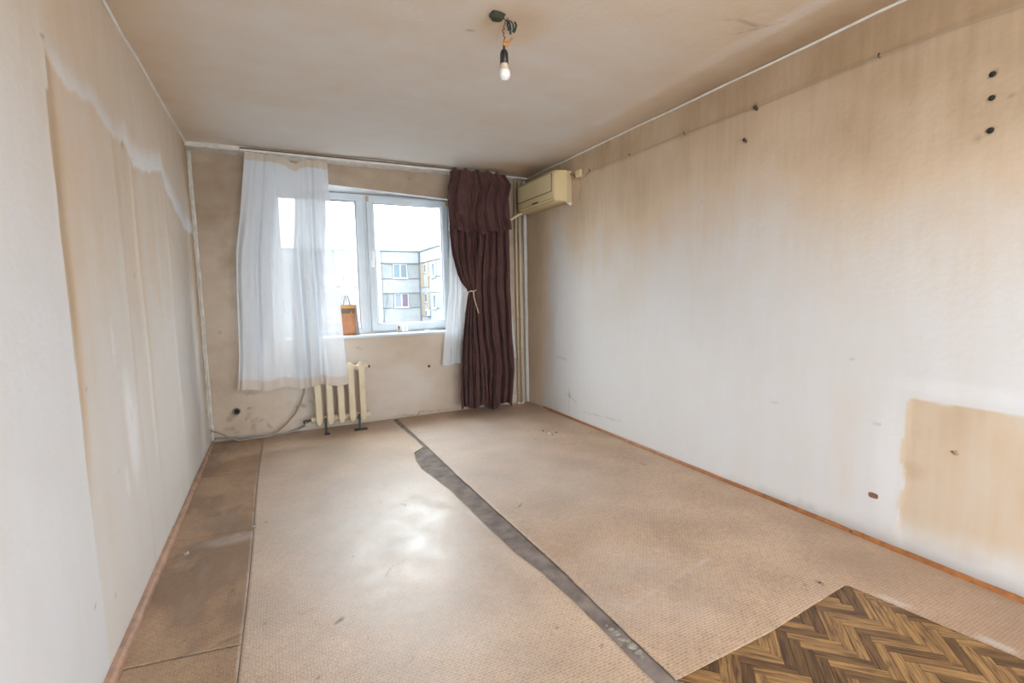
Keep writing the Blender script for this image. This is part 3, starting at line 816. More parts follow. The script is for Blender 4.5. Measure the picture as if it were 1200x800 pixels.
mb.add(vs_, [(i * (NX + 1) + j, i * (NX + 1) + j + 1, (i + 1) * (NX + 1) + j + 1, (i + 1) * (NX + 1) + j) for i in range(NZ) for j in range(NX)], True)
mb.add([(b0.x, by, ZS), (b0.x, by + dpt, ZS), (t0.x, by + dpt - .01, zt_), (t0.x, by + .01, zt_)], [(0, 1, 2, 3)])
mb.add([(b0.x, by + dpt, ZS), (b1.x, by + dpt, ZS), (t1.x, by + dpt - .01, zt_), (t0.x, by + dpt - .01, zt_)], [(0, 1, 2, 3)])
mb.add([(b0.x, by, ZS + .001), (b1.x, by, ZS + .001), (b1.x, by + dpt, ZS + .001), (b0.x, by + dpt, ZS + .001)], [(0, 1, 2, 3)])
mb.build('body', m_kraft, bag, solid=.001)
mb = MB(); fx = .045
mb.add([(b1.x, by, ZS), (b1.x + fx, by + dpt / 2, ZS), (b1.x, by + dpt, ZS), (t1.x, by + .01, zt_), (t1.x + .012, by + dpt / 2, zt_ - .004), (t1.x, by + dpt - .01, zt_)], [(0, 1, 4, 3), (1, 2, 5, 4)])
o = mb.build('side_fold', pbr('kraft_grey', (.36, .30, .27), .7, var=.15), bag, solid=.001)
mb = MB(); la = lambda a, b_, q: a + (b_ - a) * q
mb.add([(la(b0.x, t0.x, q) * (1 - s_) + la(b1.x, t1.x, q) * s_ + .004, by + .0085 * q - .0060 + .006 * math.sin(s_ * 5 + q * 3), la(ZS, zt_, q)) for q in (.72, .88) for s_ in (.03, .5, .93)], [(0, 1, 4, 3), (1, 2, 5, 4)])
mb.build('printed_band', m_band, bag, solid=.0005)
mb = MB(); mb.add([(la(b0.x, t0.x, q) * (1 - s_) + la(b1.x, t1.x, q) * s_ + .004, by + .0085 * q - .0065 + .006 * math.sin(s_ * 5 + q * 3), la(ZS, zt_, q)) for q in (.89, .995) for s_ in (.0, .5, .99)], [(0, 1, 4, 3), (1, 2, 5, 4)])
mb.build('top_fold', m_kraft_in, bag, solid=.0005)
hx = (t0.x + t1.x) / 2; m_cord = pbr('paper_cord', (.34, .33, .36), .8)
for yy in (by + .004, by + dpt - .012):
    MB().tube([(hx - .035 + .07 * s_, yy, zt_ - .03 + .125 * math.sin(PI * min(1, max(0, s_))) ** .6) for s_ in np.linspace(0, 1, 13)], .0034, 6).build('handle', m_cord, bag)

p0 = at(467.8, 390, 1, L + .08); z1 = at(467.8, 382.5, 1, L + .08).z
vial = thing('vial', 'tiny amber vial with a dark cap on the windowsill', 'bottle', (p0.x, p0.y, ZS))
hh = z1 - ZS + .004
MB().lathe((p0.x, p0.y, ZS), [(.0001, 0), (.010, .001), (.010, hh * .55), (.007, hh * .62)], 12).build('glass_body', pbr('amber', (.50, .36, .12), .3), vial)
MB().lathe((p0.x, p0.y, ZS + hh * .6), [(.0095, 0), (.0095, hh * .4), (.0001, hh * .4)], 12).build('cap', pbr('cap_brown', (.17, .10, .07), .6), vial)
p0 = at(475.2, 389.5, 1, L + .11); z1 = at(475.2, 380.5, 1, L + .11).z
sw = thing('plastic_box', 'square white plastic box on the windowsill beside the vial', 'box', (p0.x, p0.y, ZS))
MB().box((p0.x - .030, p0.y, ZS), (p0.x + .026, p0.y + .022, z1)).build('body', pbr('white_plastic', (.82, .82, .80), .5), sw, bevel=.003)
MB().box((p0.x - .015, p0.y - .003, ZS + .008), (p0.x + .012, p0.y + .002, z1 - .01)).build('lid', pbr('grey_plastic', (.66, .66, .64), .5), sw)
p0 = at(500.5, 388, 1, L + .07)
o = MB().lathe((p0.x, p0.y, ZS), [(.0001, 0), (.026, .0), (.030, .006), (.026, .012), (.012, .014), (.0001, .012)], 14).build('small_dish', pbr('dish_white', (.84, .83, .80), .4))
tag(o, 'low white dish at the right end of the windowsill', 'dish')

# ================================================================== CURTAINS
m_rail = pbr('rail_white', (.70, .66, .60), .5, var=.12)
rail = thing('curtain_rail', 'long off-white curtain rail under the ceiling above the window', 'curtain rail', (.40, 4.86, 2.57))
mb = MB(); mb.prism([(4.832, 2.560), (4.866, 2.560), (4.866, 2.577), (4.832, 2.577)], 0, .40, 2.78); mb.build('track', m_rail, rail, bevel=.002)
MB().box((.40, 4.836, 2.578), (2.76, 4.8655, 2.590)).build('shadow_strip', pbr('shadow_brown', (.10, .055, .03), .7), rail)  # dark strip standing in for the shadow gap above the track
for x in (.42, 1.17, 1.95, 2.75): MB().box((x - .012, 4.842, 2.587), (x + .012, 4.866, 2.600)).build('bracket', m_rail, rail)


def cloth_mat(name, col, trans, transp, rough=.9, wx=900, wz=900):
    m, t, n, l, b = new_mat(name); n.remove(b)
    d = n.new('ShaderNodeBsdfDiffuse'); d.inputs[0].default_value = (*col, 1)
    tl = n.new('ShaderNodeBsdfTranslucent'); tl.inputs[0].default_value = (*col, 1)
    tp = n.new('ShaderNodeBsdfTransparent')
    m1 = n.new('ShaderNodeMixShader'); m1.inputs[0].default_value = trans; l.new(d.outputs[0], m1.inputs[1]); l.new(tl.outputs[0], m1.inputs[2])
    m2 = n.new('ShaderNodeMixShader'); l.new(m1.outputs[0], m2.inputs[1]); l.new(tp.outputs[0], m2.inputs[2])
    lw = n.new('ShaderNodeLayerWeight'); lw.inputs[0].default_value = .35          # threads close up at grazing angles
    mr = n.new('ShaderNodeMapRange'); mr.inputs[3].default_value = transp; mr.inputs[4].default_value = transp * .15; l.new(lw.outputs['Facing'], mr.inputs[0])
    l.new(mr.outputs[0], m2.inputs[0])
    tcn = n.new('ShaderNodeTexCoord'); nz = n.new('ShaderNodeTexNoise'); nz.inputs['Scale'].default_value = 14; nz.inputs['Detail'].default_value = 6; l.new(tcn.outputs['Object'], nz.inputs[0])
    bp = n.new('ShaderNodeBump'); bp.inputs['Strength'].default_value = .5; bp.inputs['Distance'].default_value = .01; l.new(nz.outputs['Fac'], bp.inputs['Height'])
    l.new(bp.outputs[0], d.inputs['Normal'])
    l.new(m2.outputs[0], n['Material Output'].inputs[0]); return m


m_sheer = cloth_mat('sheer_voile', (.72, .755, .80), .17, .15)
m_hem = cloth_mat('sheer_hem', (.72, .64, .57), .22, .10)
m_head = cloth_mat('sheer_heading', (.66, .57, .48), .25, .10)
m_dark = pbr('aubergine_cloth', (.088, .038, .034), .68, var=.22, vscale=9, bump=.5, bscale=14, spec=.25)
m_dark.node_tree.nodes['Principled BSDF'].inputs['Sheen Weight'].default_value = .08


def sheet(name, mat, parent, zs, x0s, x1s, y_of, amp, folds, nu=160, nv=70, seed=1, top=None, bot=None, twist=.6, thick=.0012, z_a=None, z_b=None, heavy=False, tr=(0, 1)):
    """hanging cloth: zs top->bottom with the left and right edge at each height"""
    zs_ = np.array(zs)[::-1]; X0 = np.array(x0s)[::-1]; X1 = np.array(x1s)[::-1]
    za = zs[0] if z_a is None else z_a; zb = zs[-1] if z_b is None else z_b
    r = random.Random(seed); ks = [(folds * k, r.uniform(0, 6.28), r.uniform(-twist, twist), a) for k, a in ((1, 1.), (1.7, .5), (.43, .6), (2.9, .22))]

    def fn(s, t_):
        tb = bot(s) if bot else 0; tt_ = top(s) if top else 0
        z = (za + tt_) * (1 - t_) + (zb + tb) * t_
        t_ = tr[0] + (tr[1] - tr[0]) * t_
        zc = np.clip(z, zs_[0], zs_[-1]); a = np.interp(zc, zs_, X0); b_ = np.interp(zc, zs_, X1); wd = b_ - a
        sw_ = s + .03 * np.sin(2 * PI * (s * folds * .37) + seed + t_ * 1.2)
        if heavy: sw_ = sw_ + (fbm(s * 2.2 + seed, t_ * .9, .35, seed + 9, 3) - .5) * .17
        else: sw_ = sw_ + (fbm(s * 2.0 + seed, t_ * .3, .45, seed + 9, 2) - .5) * .10
        ph = 0; am = amp(t_, s) if callable(amp) else amp
        for k, p_, tw, aa in ks: ph = ph + aa * np.sin(2 * PI * k * sw_ + p_ + tw * t_ * 3 + .5 * np.sin(t_ * 4 + k))
        x = a + wd * s + .25 * am * np.cos(2 * PI * folds * sw_ + ks[0][1]) * ss(0, .04, s) * ss(1, .96, s)
        if heavy:                                          # thick cloth: round lobes to the room, narrow creases
            th = PI * folds * sw_ + ks[0][1] + .35 * np.sin(t_ * 3 + seed) ; lob = (np.abs(np.cos(th)) + 1e-3) ** .4
            th2 = PI * folds * 2.3 * sw_ + ks[1][1] + ks[1][2] * t_ * 2
            y = y_of(z, s) - am * (1.9 * lob - 1.2 + .35 * np.sqrt(np.abs(np.cos(th2)))) + (fbm(x * 1.4, z * .5, .16, seed + 5, 3) - .5) * am * 1.2
        else:
            y = y_of(z, s) + am * ph * .6
        y = y + (fbm(x * 2.5, z * .8, .09, seed, 3) - .5) * .012 * ss(0, .15, t_)
        return x, y, z
    o = grid(name, np.linspace(0, 1, nu), np.linspace(0, 1, nv), fn, mat, parent=parent)
    return o


# left voile: hangs from the rail, its foot in front of the radiator
sh = thing('sheer_curtain', 'white see-through voile curtain hanging left of the window over the radiator', 'curtain', (.43, 4.85, .5))
zsl = [2.545, 2.30, 2.0, 1.70, 1.45, 1.15, .80, .50]
xa = [at(286.5, 180, 1, 4.85).x, at(284, 215, 1, 4.84).x, at(281, 255, 1, 4.83).x, at(277, 300, 1, 4.81).x, at(277, 330, 1, 4.79).x, at(279, 375, 1, 4.77).x, at(280, 415, 1, 4.74).x, at(278, 449, 1, 4.70).x]
xb = [at(383, 189, 1, 4.85).x, at(385, 215, 1, 4.84).x, at(388, 255, 1, 4.83).x, at(392, 300, 1, 4.81).x, at(395.5, 330, 1, 4.79).x, at(400, 375, 1, 4.77).x, at(404, 415, 1, 4.74).x, at(408, 446, 1, 4.70).x]
ysl = lambda z, s: 4.70 + .15 * ss(.4, 2.5, z)
sag = lambda s: -.050 * np.exp(-((s - .58) / .09) ** 2) - .012 * ss(.3, .5, s) - .010 * ss(.6, 1, s)
am1 = lambda t_, s: .008 + (.018 + .010 * np.sin(s * 9 + 1)) * ss(0, .5, t_)
sheet('voile', m_sheer, sh, zsl, xa, xb, ysl, am1, 5.2, nu=220, nv=90, seed=3, top=sag, bot=lambda s: .035 - .03 * s + .012 * np.sin(s * 19), z_b=.475)
sheet('heading', m_head, sh, zsl, xa, xb, lambda z, s: ysl(z, s) - .007, am1, 5.2, nu=260, nv=8, seed=3, top=lambda s: sag(s) + .012 + .004 * np.sin(s * 90), bot=lambda s: sag(s) + .003 * np.sin(s * 70), z_a=2.545, z_b=2.490, tr=(0, .028))
sheet('hem', m_hem, sh, zsl, xa, xb, lambda z, s: ysl(z, s) - .006, am1, 5.2, nu=220, nv=6, tr=(.96, 1.0), seed=3, top=lambda s: .035 - .03 * s + .012 * np.sin(s * 19), bot=lambda s: .034 - .03 * s + .012 * np.sin(s * 19), z_a=.56, z_b=.474)
# second gathered layer: the inner edge of the voile is folded back over itself
zz = [2.54, 2.0, 1.5, 1.0, .80]
sheet('folded_layer', m_sheer, sh, zz, [at(x, y, 1, 4.87).x for x, y in ((290, 185), (286, 255), (283, 320), (290, 380), (296, 410))], [at(x, y, 1, 4.87).x for x, y in ((326, 185), (325, 255), (322, 320), (320, 380), (308, 425))], lambda z, s: ysl(z, s) + .03, .014, 4, nu=80, nv=60, seed=9, bot=lambda s: -.10 * np.sin(s * 3) + .03 * np.sin(s * 14))
sheet('folded_layer', m_sheer, sh, [2.47, 2.0, 1.5, 1.0, .52], [at(x, y, 1, 4.87).x for x, y in ((346, 195), (345, 255), (342, 320), (343, 380), (344, 440))], [at(x, y, 1, 4.87).x for x, y in ((380, 195), (382, 255), (378, 320), (374, 380), (372, 440))], lambda z, s: ysl(z, s) + .025, .012, 3, nu=70, nv=60, seed=12)

# right voile, mostly behind the dark curtain
sr = thing('sheer_curtain', 'white see-through voile curtain half hidden behind the dark curtain', 'curtain', (2.3, 4.93, .5))
zz = [2.55, 2.0, 1.344, .95, .52]
sheet('voile', m_sheer, sr, zz, [2.33, 2.30, 2.275, 2.22, 2.165], [2.93, 2.94, 2.96, 3.02, 3.075], lambda z, s: 4.935, .013, 9, nu=180, nv=80, seed=21, bot=lambda s: .03 * np.sin(s * 7 + 1) - .012 * np.sin(s * 23))

# dark curtain
dk = thing('dark_curtain', 'aubergine curtain gathered by a cord beside the right end of the window', 'curtain', (2.6, 4.80, .05))
yd = 4.80
zz = [2.555, 2.3, 1.97, 1.70, 1.52, 1.42, 1.345, 1.25, 1.1, .8, .45, .08]
pxl = [(527.5, 200), (525, 230), (526, 268), (529, 297), (534, 320), (539, 332), (546, 343), (546, 352), (544, 367), (541, 400), (539, 437), (538.5, 474)]
pxr = [(563, 203), (563, 230), (563, 268), (563, 297), (562, 320), (561, 332), (557.5, 343), (560, 352), (562, 367), (565, 400), (568, 437), (570, 474)]
sheet('gathered_panel', m_dark, dk, zz, [at(x, y, 1, yd).x for x, y in pxl], [at(x, y, 1, yd).x for x, y in pxr],
      lambda z, s: yd - .03 * np.exp(-((z - 1.345) / .25) ** 2), lambda t_, s: .044 - .031 * np.exp(-((t_ - .49) / .09) ** 2) + .014 * ss(.6, 1, t_), 5.0, nu=220, nv=130, seed=33, bot=lambda s: .02 * np.sin(s * 9), twist=.25, heavy=True)
pxl2 = [(562, 203), (560, 268), (556, 320), (555, 343), (560, 400), (566, 437), (566, 474)]
pxr2 = [(592, 207), (596, 268), (597, 320), (597, 343), (600, 400), (602, 437), (599, 472)]
sheet('hanging_panel', m_dark, dk, [2.555, 1.97, 1.5, 1.345, .8, .45, .08], [at(x, y, 1, yd).x for x, y in pxl2], [at(x, y, 1, yd).x for x, y in pxr2],
      lambda z, s: yd + .01, lambda t_, s: .046 + .014 * t_, 4.2, nu=220, nv=110, seed=35, bot=lambda s: .03 * np.sin(s * 8 + 2) - .025, twist=.25, heavy=True)
zz = [2.57, 2.52, 2.45, 2.3, 2.1, 1.965]
sheet('valance', m_dark, dk, zz, [at(x, y, 1, yd - .04).x for x, y in ((529, 199), (528, 204), (526, 212), (524.5, 232), (525, 254), (526, 270))],
      [at(x, y, 1, yd - .04).x for x, y in ((588, 206), (593, 210), (597.5, 217), (594, 232), (595, 254), (598, 270))], lambda z, s: yd - .050 - .012 * ss(2.4, 2.0, z), lambda t_, s: .026 + .016 * t_, 6.5, nu=260, nv=70, seed=37,
      top=lambda s: .012 * np.sin(s * 30) - .006, bot=lambda s: -.035 * np.sin(PI * s) ** 2 + .016 * np.sin(s * 21), twist=.5, heavy=True)
m_rope = pbr('cream_cord', (.66, .52, .38), .8, var=.2, vscale=200)
mb = MB(); c1 = at(544.5, 343.5, 1, yd - .07); c2 = at(559, 340, 1, yd - .07)
mb.tube([at(560, 335, 1, yd + .03), at(559, 339, 1, yd - .03), at(556, 341, 1, yd - .075), at(552, 341, 1, yd - .082), at(548, 342.5, 1, yd - .075), at(545.0, 341.0, 1, yd - .03), at(545, 339, 1, yd + .03)], .0062, 7)
mb.tube([at(548.5, 342, 1, yd - .085), at(547.5, 347, 1, yd - .09), at(547, 352, 1, yd - .085)], .0055, 7)
mb.tube([at(552, 340.5, 1, yd - .09), at(555, 342, 1, yd - .098), at(555.5, 348, 1, yd - .095), at(558, 357, 1, yd - .085), at(561, 367, 1, yd - .08)], [.0065, .0065, .006, .006, .005], 7)
mb.build('tieback_cord', m_rope, dk)

# ================================================================== RADIATOR
m_rad = pbr('radiator_cream', (.72, .60, .42), .4, var=.08, vscale=10, bump=.25, bscale=25)
m_blk = pbr('black_iron', (.025, .022, .022), .5)
rx0, pitch, ry = .903, .1015, 4.865
rad = thing('radiator', 'cream cast-iron radiator with five columns under the window', 'radiator', (1.11, ry, 0))


def column(x, mbx, yc, hw, top_, bot_):
    pr = [(-.029, .0), (-.027, -.014), (-.018, -.026), (-.009, -.016), (0, -.034), (.009, -.016), (.018, -.026), (.027, -.014), (.029, 0), (.024, .02), (0, .030), (-.024, .02)]
    zs_ = [(bot_, .12), (bot_ + .008, .50), (bot_ + .028, .86), (bot_ + .055, 1), ((top_ + bot_) / 2, .96), (top_ - .055, 1), (top_ - .028, .9), (top_ - .008, .58), (top_, .15)]
    k = len(pr); v = [(x + p[0] * s_ * hw, yc + p[1] * s_, z) for z, s_ in zs_ for p in pr]
    mbx.add(v, [(i * k + j, i * k + (j + 1) % k, (i + 1) * k + (j + 1) % k, (i + 1) * k + j) for i in range(len(zs_) - 1) for j in range(k)], True)
    mbx.add([v[j] for j in range(k)], [tuple(range(k))]); mbx.add(v[-k:], [tuple(range(k))])


RB, RT = .082, .660
for i in range(5):
    x = rx0 + pitch * i; mb = MB()
    column(x, mb, ry - .045, 1.12, RT, RB); column(x, mb, ry + .045, 1.12, RT, RB)
    for z in (.135, .607):
        mb.lathe((x, ry, z), [(.0001, -pitch / 2), (.026, -pitch / 2), (.028, -.03), (.030, 0), (.028, .03), (.026, pitch / 2), (.0001, pitch / 2)], 14, 0)
        mb.box((x - .022, ry - .045, z - .028), (x + .022, ry + .045, z + .028))
    mb.build('section', m_rad, rad)
xe = rx0 + 4.5 * pitch; xs_ = rx0 - .5 * pitch
MB().lathe((xe, ry, .135), [(.030, 0), (.031, .016), (.020, .020), (.0001, .021)], 8, 0).build('end_plug', m_rad, rad)
MB().lathe((xe, ry, .607), [(.027, 0), (.027, .01), (.016, .012), (.016, .02), (.0001, .021)], 8, 0).build('end_plug', m_rad, rad)
MB().lathe((xe + .02, ry, .607), [(.013, 0), (.014, .012), (.009, .020), (.0001, .021)], 8, 0).build('air_vent', pbr('dull_brass', (.10, .08, .06), .5, .5), rad)
MB().lathe((xs_, ry, .135), [(.0001, -.021), (.020, -.020), (.031, -.016), (.030, 0)], 8, 0).build('end_plug', m_rad, rad)
f1_, f2_ = .954, 1.262
for x, a, b2 in ((f1_, -.015, .03), (f2_, -.055, .07)):
    mb = MB(); mb.box((x - .010, ry - .085, ZT), (x + .012, ry - .075, .16)); mb.box((x - .004, ry - .085, .10), (x + .006, ry + .02, .112))
    mb.box((x + a, ry - .115, ZT), (x + b2, ry - .06, ZT + .008)); mb.build('foot', m_blk, rad, bevel=.002)
m_steel = pbr('grey_pipe_paint', (.30, .29, .27), .5, var=.2)
vx = xs_ - .02
valve = MB(); valve.tube([(vx, ry, .135), (vx - .035, ry + .01, .130)], .013, 8); valve.tube([(vx - .03, ry, .130), (vx - .06, ry + .02, .122)], .018, 6); valve.tube([(vx - .045, ry + .01, .128), (vx - .045, ry - .045, .130)], [.010, .013], 6)
valve.build('valve', pbr('valve_metal', (.16, .13, .11), .45, .7, var=.4, vscale=80), rad)

# conduit and cable along the window wall
yc_ = L - .022
pa = [at(241, 517.0, 1, L - .02), at(250, 514.5, 1, L - .02), at(262, 513.2, 1, L - .025), at(290, 512, 1, L - .025), at(318, 510.5, 1, L - .025), at(335, 508, 1, L - .03), at(349, 502.5, 1, L - .05), at(357, 498.5, 1, L - .10)]
for p in pa: p.x = max(p.x, .03)
o = MB().tube(pa + [Vector((vx - .058, ry + .02, .122))], .011, 8).build('steel_conduit', m_steel); tag(o, 'grey pipe running low along the window wall into the radiator', 'pipe')
pc = [(354.5, 440), (356.5, 447), (356, 460), (352, 473), (346, 484), (336, 496), (325, 506), (314, 512.5), (302, 516.3), (290, 518.3), (280, 517), (268, 512.5), (256, 507), (249, 505.3)]
pts = [at(x, y, 1, 4.945) for x, y in pc]
for p in pts: p.z = max(p.z, ZT + .009)
pts = [Vector((pts[0].x - .02, 4.97, pts[0].z + .30))] + pts + [Vector((.008, 4.96, pts[-1].z + .01))]
o = MB().tube(pts, .0082, 8).build('hanging_cable', pbr('cable_taupe', (.33, .26, .20), .55, var=.15)); tag(o, 'thick brown cable drooping from the voile curtain to the left corner', 'cable')
# open wall box with black hole
hc = at(277, 482, 1, L - .01)
ob = thing('wall_socket_box', 'round empty socket box with black hole low on the window wall', 'socket box', (hc.x, L, hc.z))
MB().lathe((hc.x, L - .004, hc.z), [(.030, .012), (.034, -.004), (.030, -.012), (.024, -.010), (.022, .012)], 18, 1).build('collar', pbr('old_plastic', (.20, .165, .14), .7, var=.4, vscale=50), ob)
MB().lathe((hc.x + .004, L - .003, hc.z), [(.0235, -.004), (.0001, -.002)], 18, 1).build('opening', m_hole, ob)
kc = at(503, 429, 1, L - .01)
o = MB().lathe((kc.x, L - .004, kc.z), [(.016, .008), (.014, -.004), (.009, -.006), (.008, -.018), (.0001, -.020)], 8, 1).build('wall_anchor', pbr('rust', (.16, .11, .08), .9, var=.5, vscale=90)); tag(o, 'small rusty anchor in the wall below the windowsill', 'wall anchor')

# riser pipes in the right corner
m_pipe = pbr('pipe_cream', (.62, .50, .34), .45, var=.12, vscale=6)
for px_, label in ((607.0, 'left cream riser pipe in the corner beside the dark curtain'), (611.2, 'right cream riser pipe in the corner nearest the right wall')):
    xx = at(px_, 400, 1, L - .055).x; o = thing('riser_pipe', label, 'pipe', (xx, L - .055, 0))
    MB().tube([(xx, L - .055, ZT), (xx, L - .055, H - .027)], .0135, 12).build('pipe', m_pipe, o)
    for z in (.62, 1.02): MB().lathe((xx, L - .055, z), [(.0135, -.012), (.018, -.010), (.018, .010), (.0135, .012)], 10).build('coupling', m_pipe, o)
    MB().lathe((xx, L - .055, ZT), [(.0185, 0), (.018, .012), (.0135, .016)], 12).build('floor_collar', m_trim, o)
xx = at(607, 400, 1, L - .055).x
o = MB().tube([(xx, L - .055, .135), (xx - .20, L - .055, .135), (xx - .45, L - .04, .14)], .009, 8).build('branch_pipe', m_pipe); tag(o, 'thin horizontal pipe branching off low behind the dark curtain', 'pipe')
xw = W - .055
o = MB().box((xw, L - .055, .03), (xw + .030, L - .028, H - .03)).build('cable_duct', pbr('duct_grey', (.55, .53, .50), .5, var=.1), bevel=.003); tag(o, 'slim vertical cable duct in the corner behind the air conditioner', 'cable duct')

# ================================================================== AIR CONDITIONER
m_ac = pbr('aged_plastic', (.70, .56, .31), .35, var=.07, vscale=5)
m_ac2 = pbr('aged_plastic_back', (.58, .46, .28), .4, var=.08, vscale=5)
m_acp = pbr('aged_panel', (.72, .61, .36), .38, var=.05, vscale=4)
m_gap = pbr('dark_gap', (.12, .085, .05), .8)
ya_, yb2 = 4.055, 4.865
ac = thing('air_conditioner', 'yellowed cream wall air conditioner high on the right wall near the corner', 'air conditioner', (W, 4.46, 2.17))


def arc(cx, cz, r, a0, a1, k=6): return [(cx + r * math.cos(math.radians(a0 + (a1 - a0) * i / k)), cz + r * math.sin(math.radians(a0 + (a1 - a0) * i / k))) for i in range(k + 1)]


MB().prism([(W - .002, 2.172), (W - .062, 2.172), (W - .062, 2.472), (W - .002, 2.472)], 1, ya_, yb2).build('back_housing', m_ac2, ac, bevel=.006)
fc = MB(); secs = []
prof = [(W - .060, 2.474)] + arc(W - .165, 2.444, .030, 90, 180, 5) + [(W - .197, 2.36), (W - .1965, 2.28)] + arc(W - .128, 2.243, .068, 188, 262, 7) + [(W - .10, 2.175), (W - .060, 2.172)]
k = len(prof); ys = [(ya_, .86), (ya_ + .010, .94), (ya_ + .030, .99), (ya_ + .05, 1), (yb2 - .05, 1), (yb2 - .03, .99), (yb2 - .01, .94), (yb2, .86)]
cz_ = 2.323
for y, s_ in ys: secs += [((W - .06) + (x - W + .06) * s_, y, cz_ + (z - cz_) * (1 - (1 - s_) * .5 if x < W - .07 else 1)) for x, z in prof]
fc.add(secs, [(i * k + j, i * k + (j + 1) % k, (i + 1) * k + (j + 1) % k, (i + 1) * k + j) for i in range(len(ys) - 1) for j in range(k)], True)
fc.add(secs[:k], [tuple(range(k))]); fc.add(secs[-k:], [tuple(range(k))])
fc.build('front_cover', m_ac, ac)
xf = W - .197
MB().box((xf - .0035, ya_ + .055, 2.275), (xf + .02, yb2 - .03, 2.449)).build('panel_gap', m_gap, ac)
MB().box((xf - .006, ya_ + .063, 2.282), (xf + .02, yb2 - .035, 2.446)).build('intake_panel', m_acp, ac, bevel=.003)
e = at(627.5, 238.3, 0, xf); mb = MB(); mb.add([(xf - .0045, e.y + .070 * math.cos(a), e.z + .0085 * math.sin(a) + .004 * (math.cos(a) ** 2)) for a in np.linspace(0, 2 * PI, 18, endpoint=False)], [tuple(range(18))]); mb.build('badge', pbr('badge_dark', (.035, .03, .04), .3), ac, solid=.003)
mb = MB()
for a0, q in ((205, .0502), (232, .0504)):
    x_, z_ = W - .128 + .0682 * math.cos(math.radians(a0)), 2.243 + .0682 * math.sin(math.radians(a0)); mb.box((x_ - .001, ya_ + .05, z_ - .0012), (x_ + .002, yb2 - .04, z_ + .0012))
mb.build('louvre_gap', m_gap, ac)
mb = MB(); mb.add([(W - .002, ya_ + .03, 2.172), (W - .002, ya_ - .005, 2.172), (W - .002, ya_ + .02, 2.135), (W - .06, ya_ + .02, 2.168)], [(0, 1, 2), (1, 3, 2), (0, 2, 3), (0, 3, 1)]); mb.build('bracket', m_reveal, ac)
mb = MB(); mb.tube([(W - .05, ya_ + .03, 2.17), (W - .03, ya_ - .0, 2.14), (W - .012, ya_ - .03, 2.132), (W - .008, ya_ - .12, 2.17), (W - .007, ya_ - .17, 2.27), (W - .008, ya_ - .15, 2.37)], .004, 6)
o = mb.build('power_cord', pbr('cord_beige', (.55, .38, .25), .6)); tag(o, 'beige cord looping up from the underside of the air conditioner', 'cord')
jb = thing('junction_box', 'small cream junction box beside the near end of the air conditioner', 'junction box', (W, 3.91, 2.41))
MB().box((W - .034, 3.875, 2.375), (W - .0, 3.945, 2.445)).build('body', m_ac, jb, bevel=.004)
MB().tube([(W - .02, 3.945, 2.40), (W - .022, 3.98, 2.39), (W - .018, 4.0, 2.42), (W - .012, ya_, 2.44)], .009, 7).build('cable_gland', pbr('brown_tape', (.42, .22, .10), .7), jb)
# drain duct to the curtain side
p_a = at(615, 249.5, 0, W - .16); q_a = at(596, 258.5, 1, L - .10)
o = MB().tube([(W - .10, 4.88, 2.185), (W - .155, 4.86, 2.178), q_a, q_a + (q_a - Vector((W - .155, 4.86, 2.178))) * .7], .017, 8).build('coolant_duct', m_ac); tag(o, 'cream refrigerant duct sloping from the air conditioner behind the dark curtain', 'duct')
o = MB().tube([at(x, y, 1, L - .09) for x, y in ((596, 259), (600, 264), (606, 266.5), (611, 264), (613, 257), (613.5, 252))], .0028, 5).build('loose_wire', m_steel); tag(o, 'thin loose wire sagging under the refrigerant duct', 'wire')

# wire along the right wall and its nails
wr = [at(x, y, 0, W - .012) for x, y in ((681, 211), (691, 200), (738, 182), (802, 157), (885, 126), (957, 97), (1030, 66.5), (1115, 35), (1200, 5.5))] + [Vector((W - .012, .3, 2.375)), Vector((W - .012, Y0 + .02, 2.37))]
for p in wr: p.x = W - .014
o = MB().tube(wr, .0028, 6).build('wall_wire', pbr('wire_dusty', (.45, .36, .26), .8)); tag(o, 'thin dusty wire strung along the top of the right wall', 'wire')
m_nail = pbr('rusty_nail', (.09, .07, .06), .6, .4)
for i, (px, py, nm) in enumerate([(691, 200, 'bent nail nearest the air conditioner holding the wall wire'), (738, 182, 'nail holding the wall wire, second from the air conditioner'), (802, 157, 'nail holding the wall wire, third from the air conditioner'), (1030, 66.5, 'twisted nail holding the wall wire nearest the camera')]):
    c = at(px, py, 0, W - .012); mb = MB(); mb.tube([(W + .002, c.y, c.z - .002), (W - .018, c.y, c.z + .002), (W - .024, c.y - .006, c.z + .012)], .004, 6); tag(mb.build('nail', m_nail), nm, 'nail', 'nails along the wall wire')
for px, py, nm in ((886, 126, 'dark twisted clamp on the wire at the middle of the right wall'), (873, 164, 'rusty bent hook below the wire on the right wall')):
    c = at(px, py, 0, W - .012); mb = MB(); mb.tube([(W + .002, c.y + .012, c.z - .008), (W - .02, c.y + .008, c.z + .004), (W - .028, c.y - .006, c.z + .006), (W - .016, c.y - .014, c.z - .010), (W - .006, c.y + .0, c.z - .014)], .005, 6); tag(mb.build('wall_hook', m_nail), nm, 'hook')

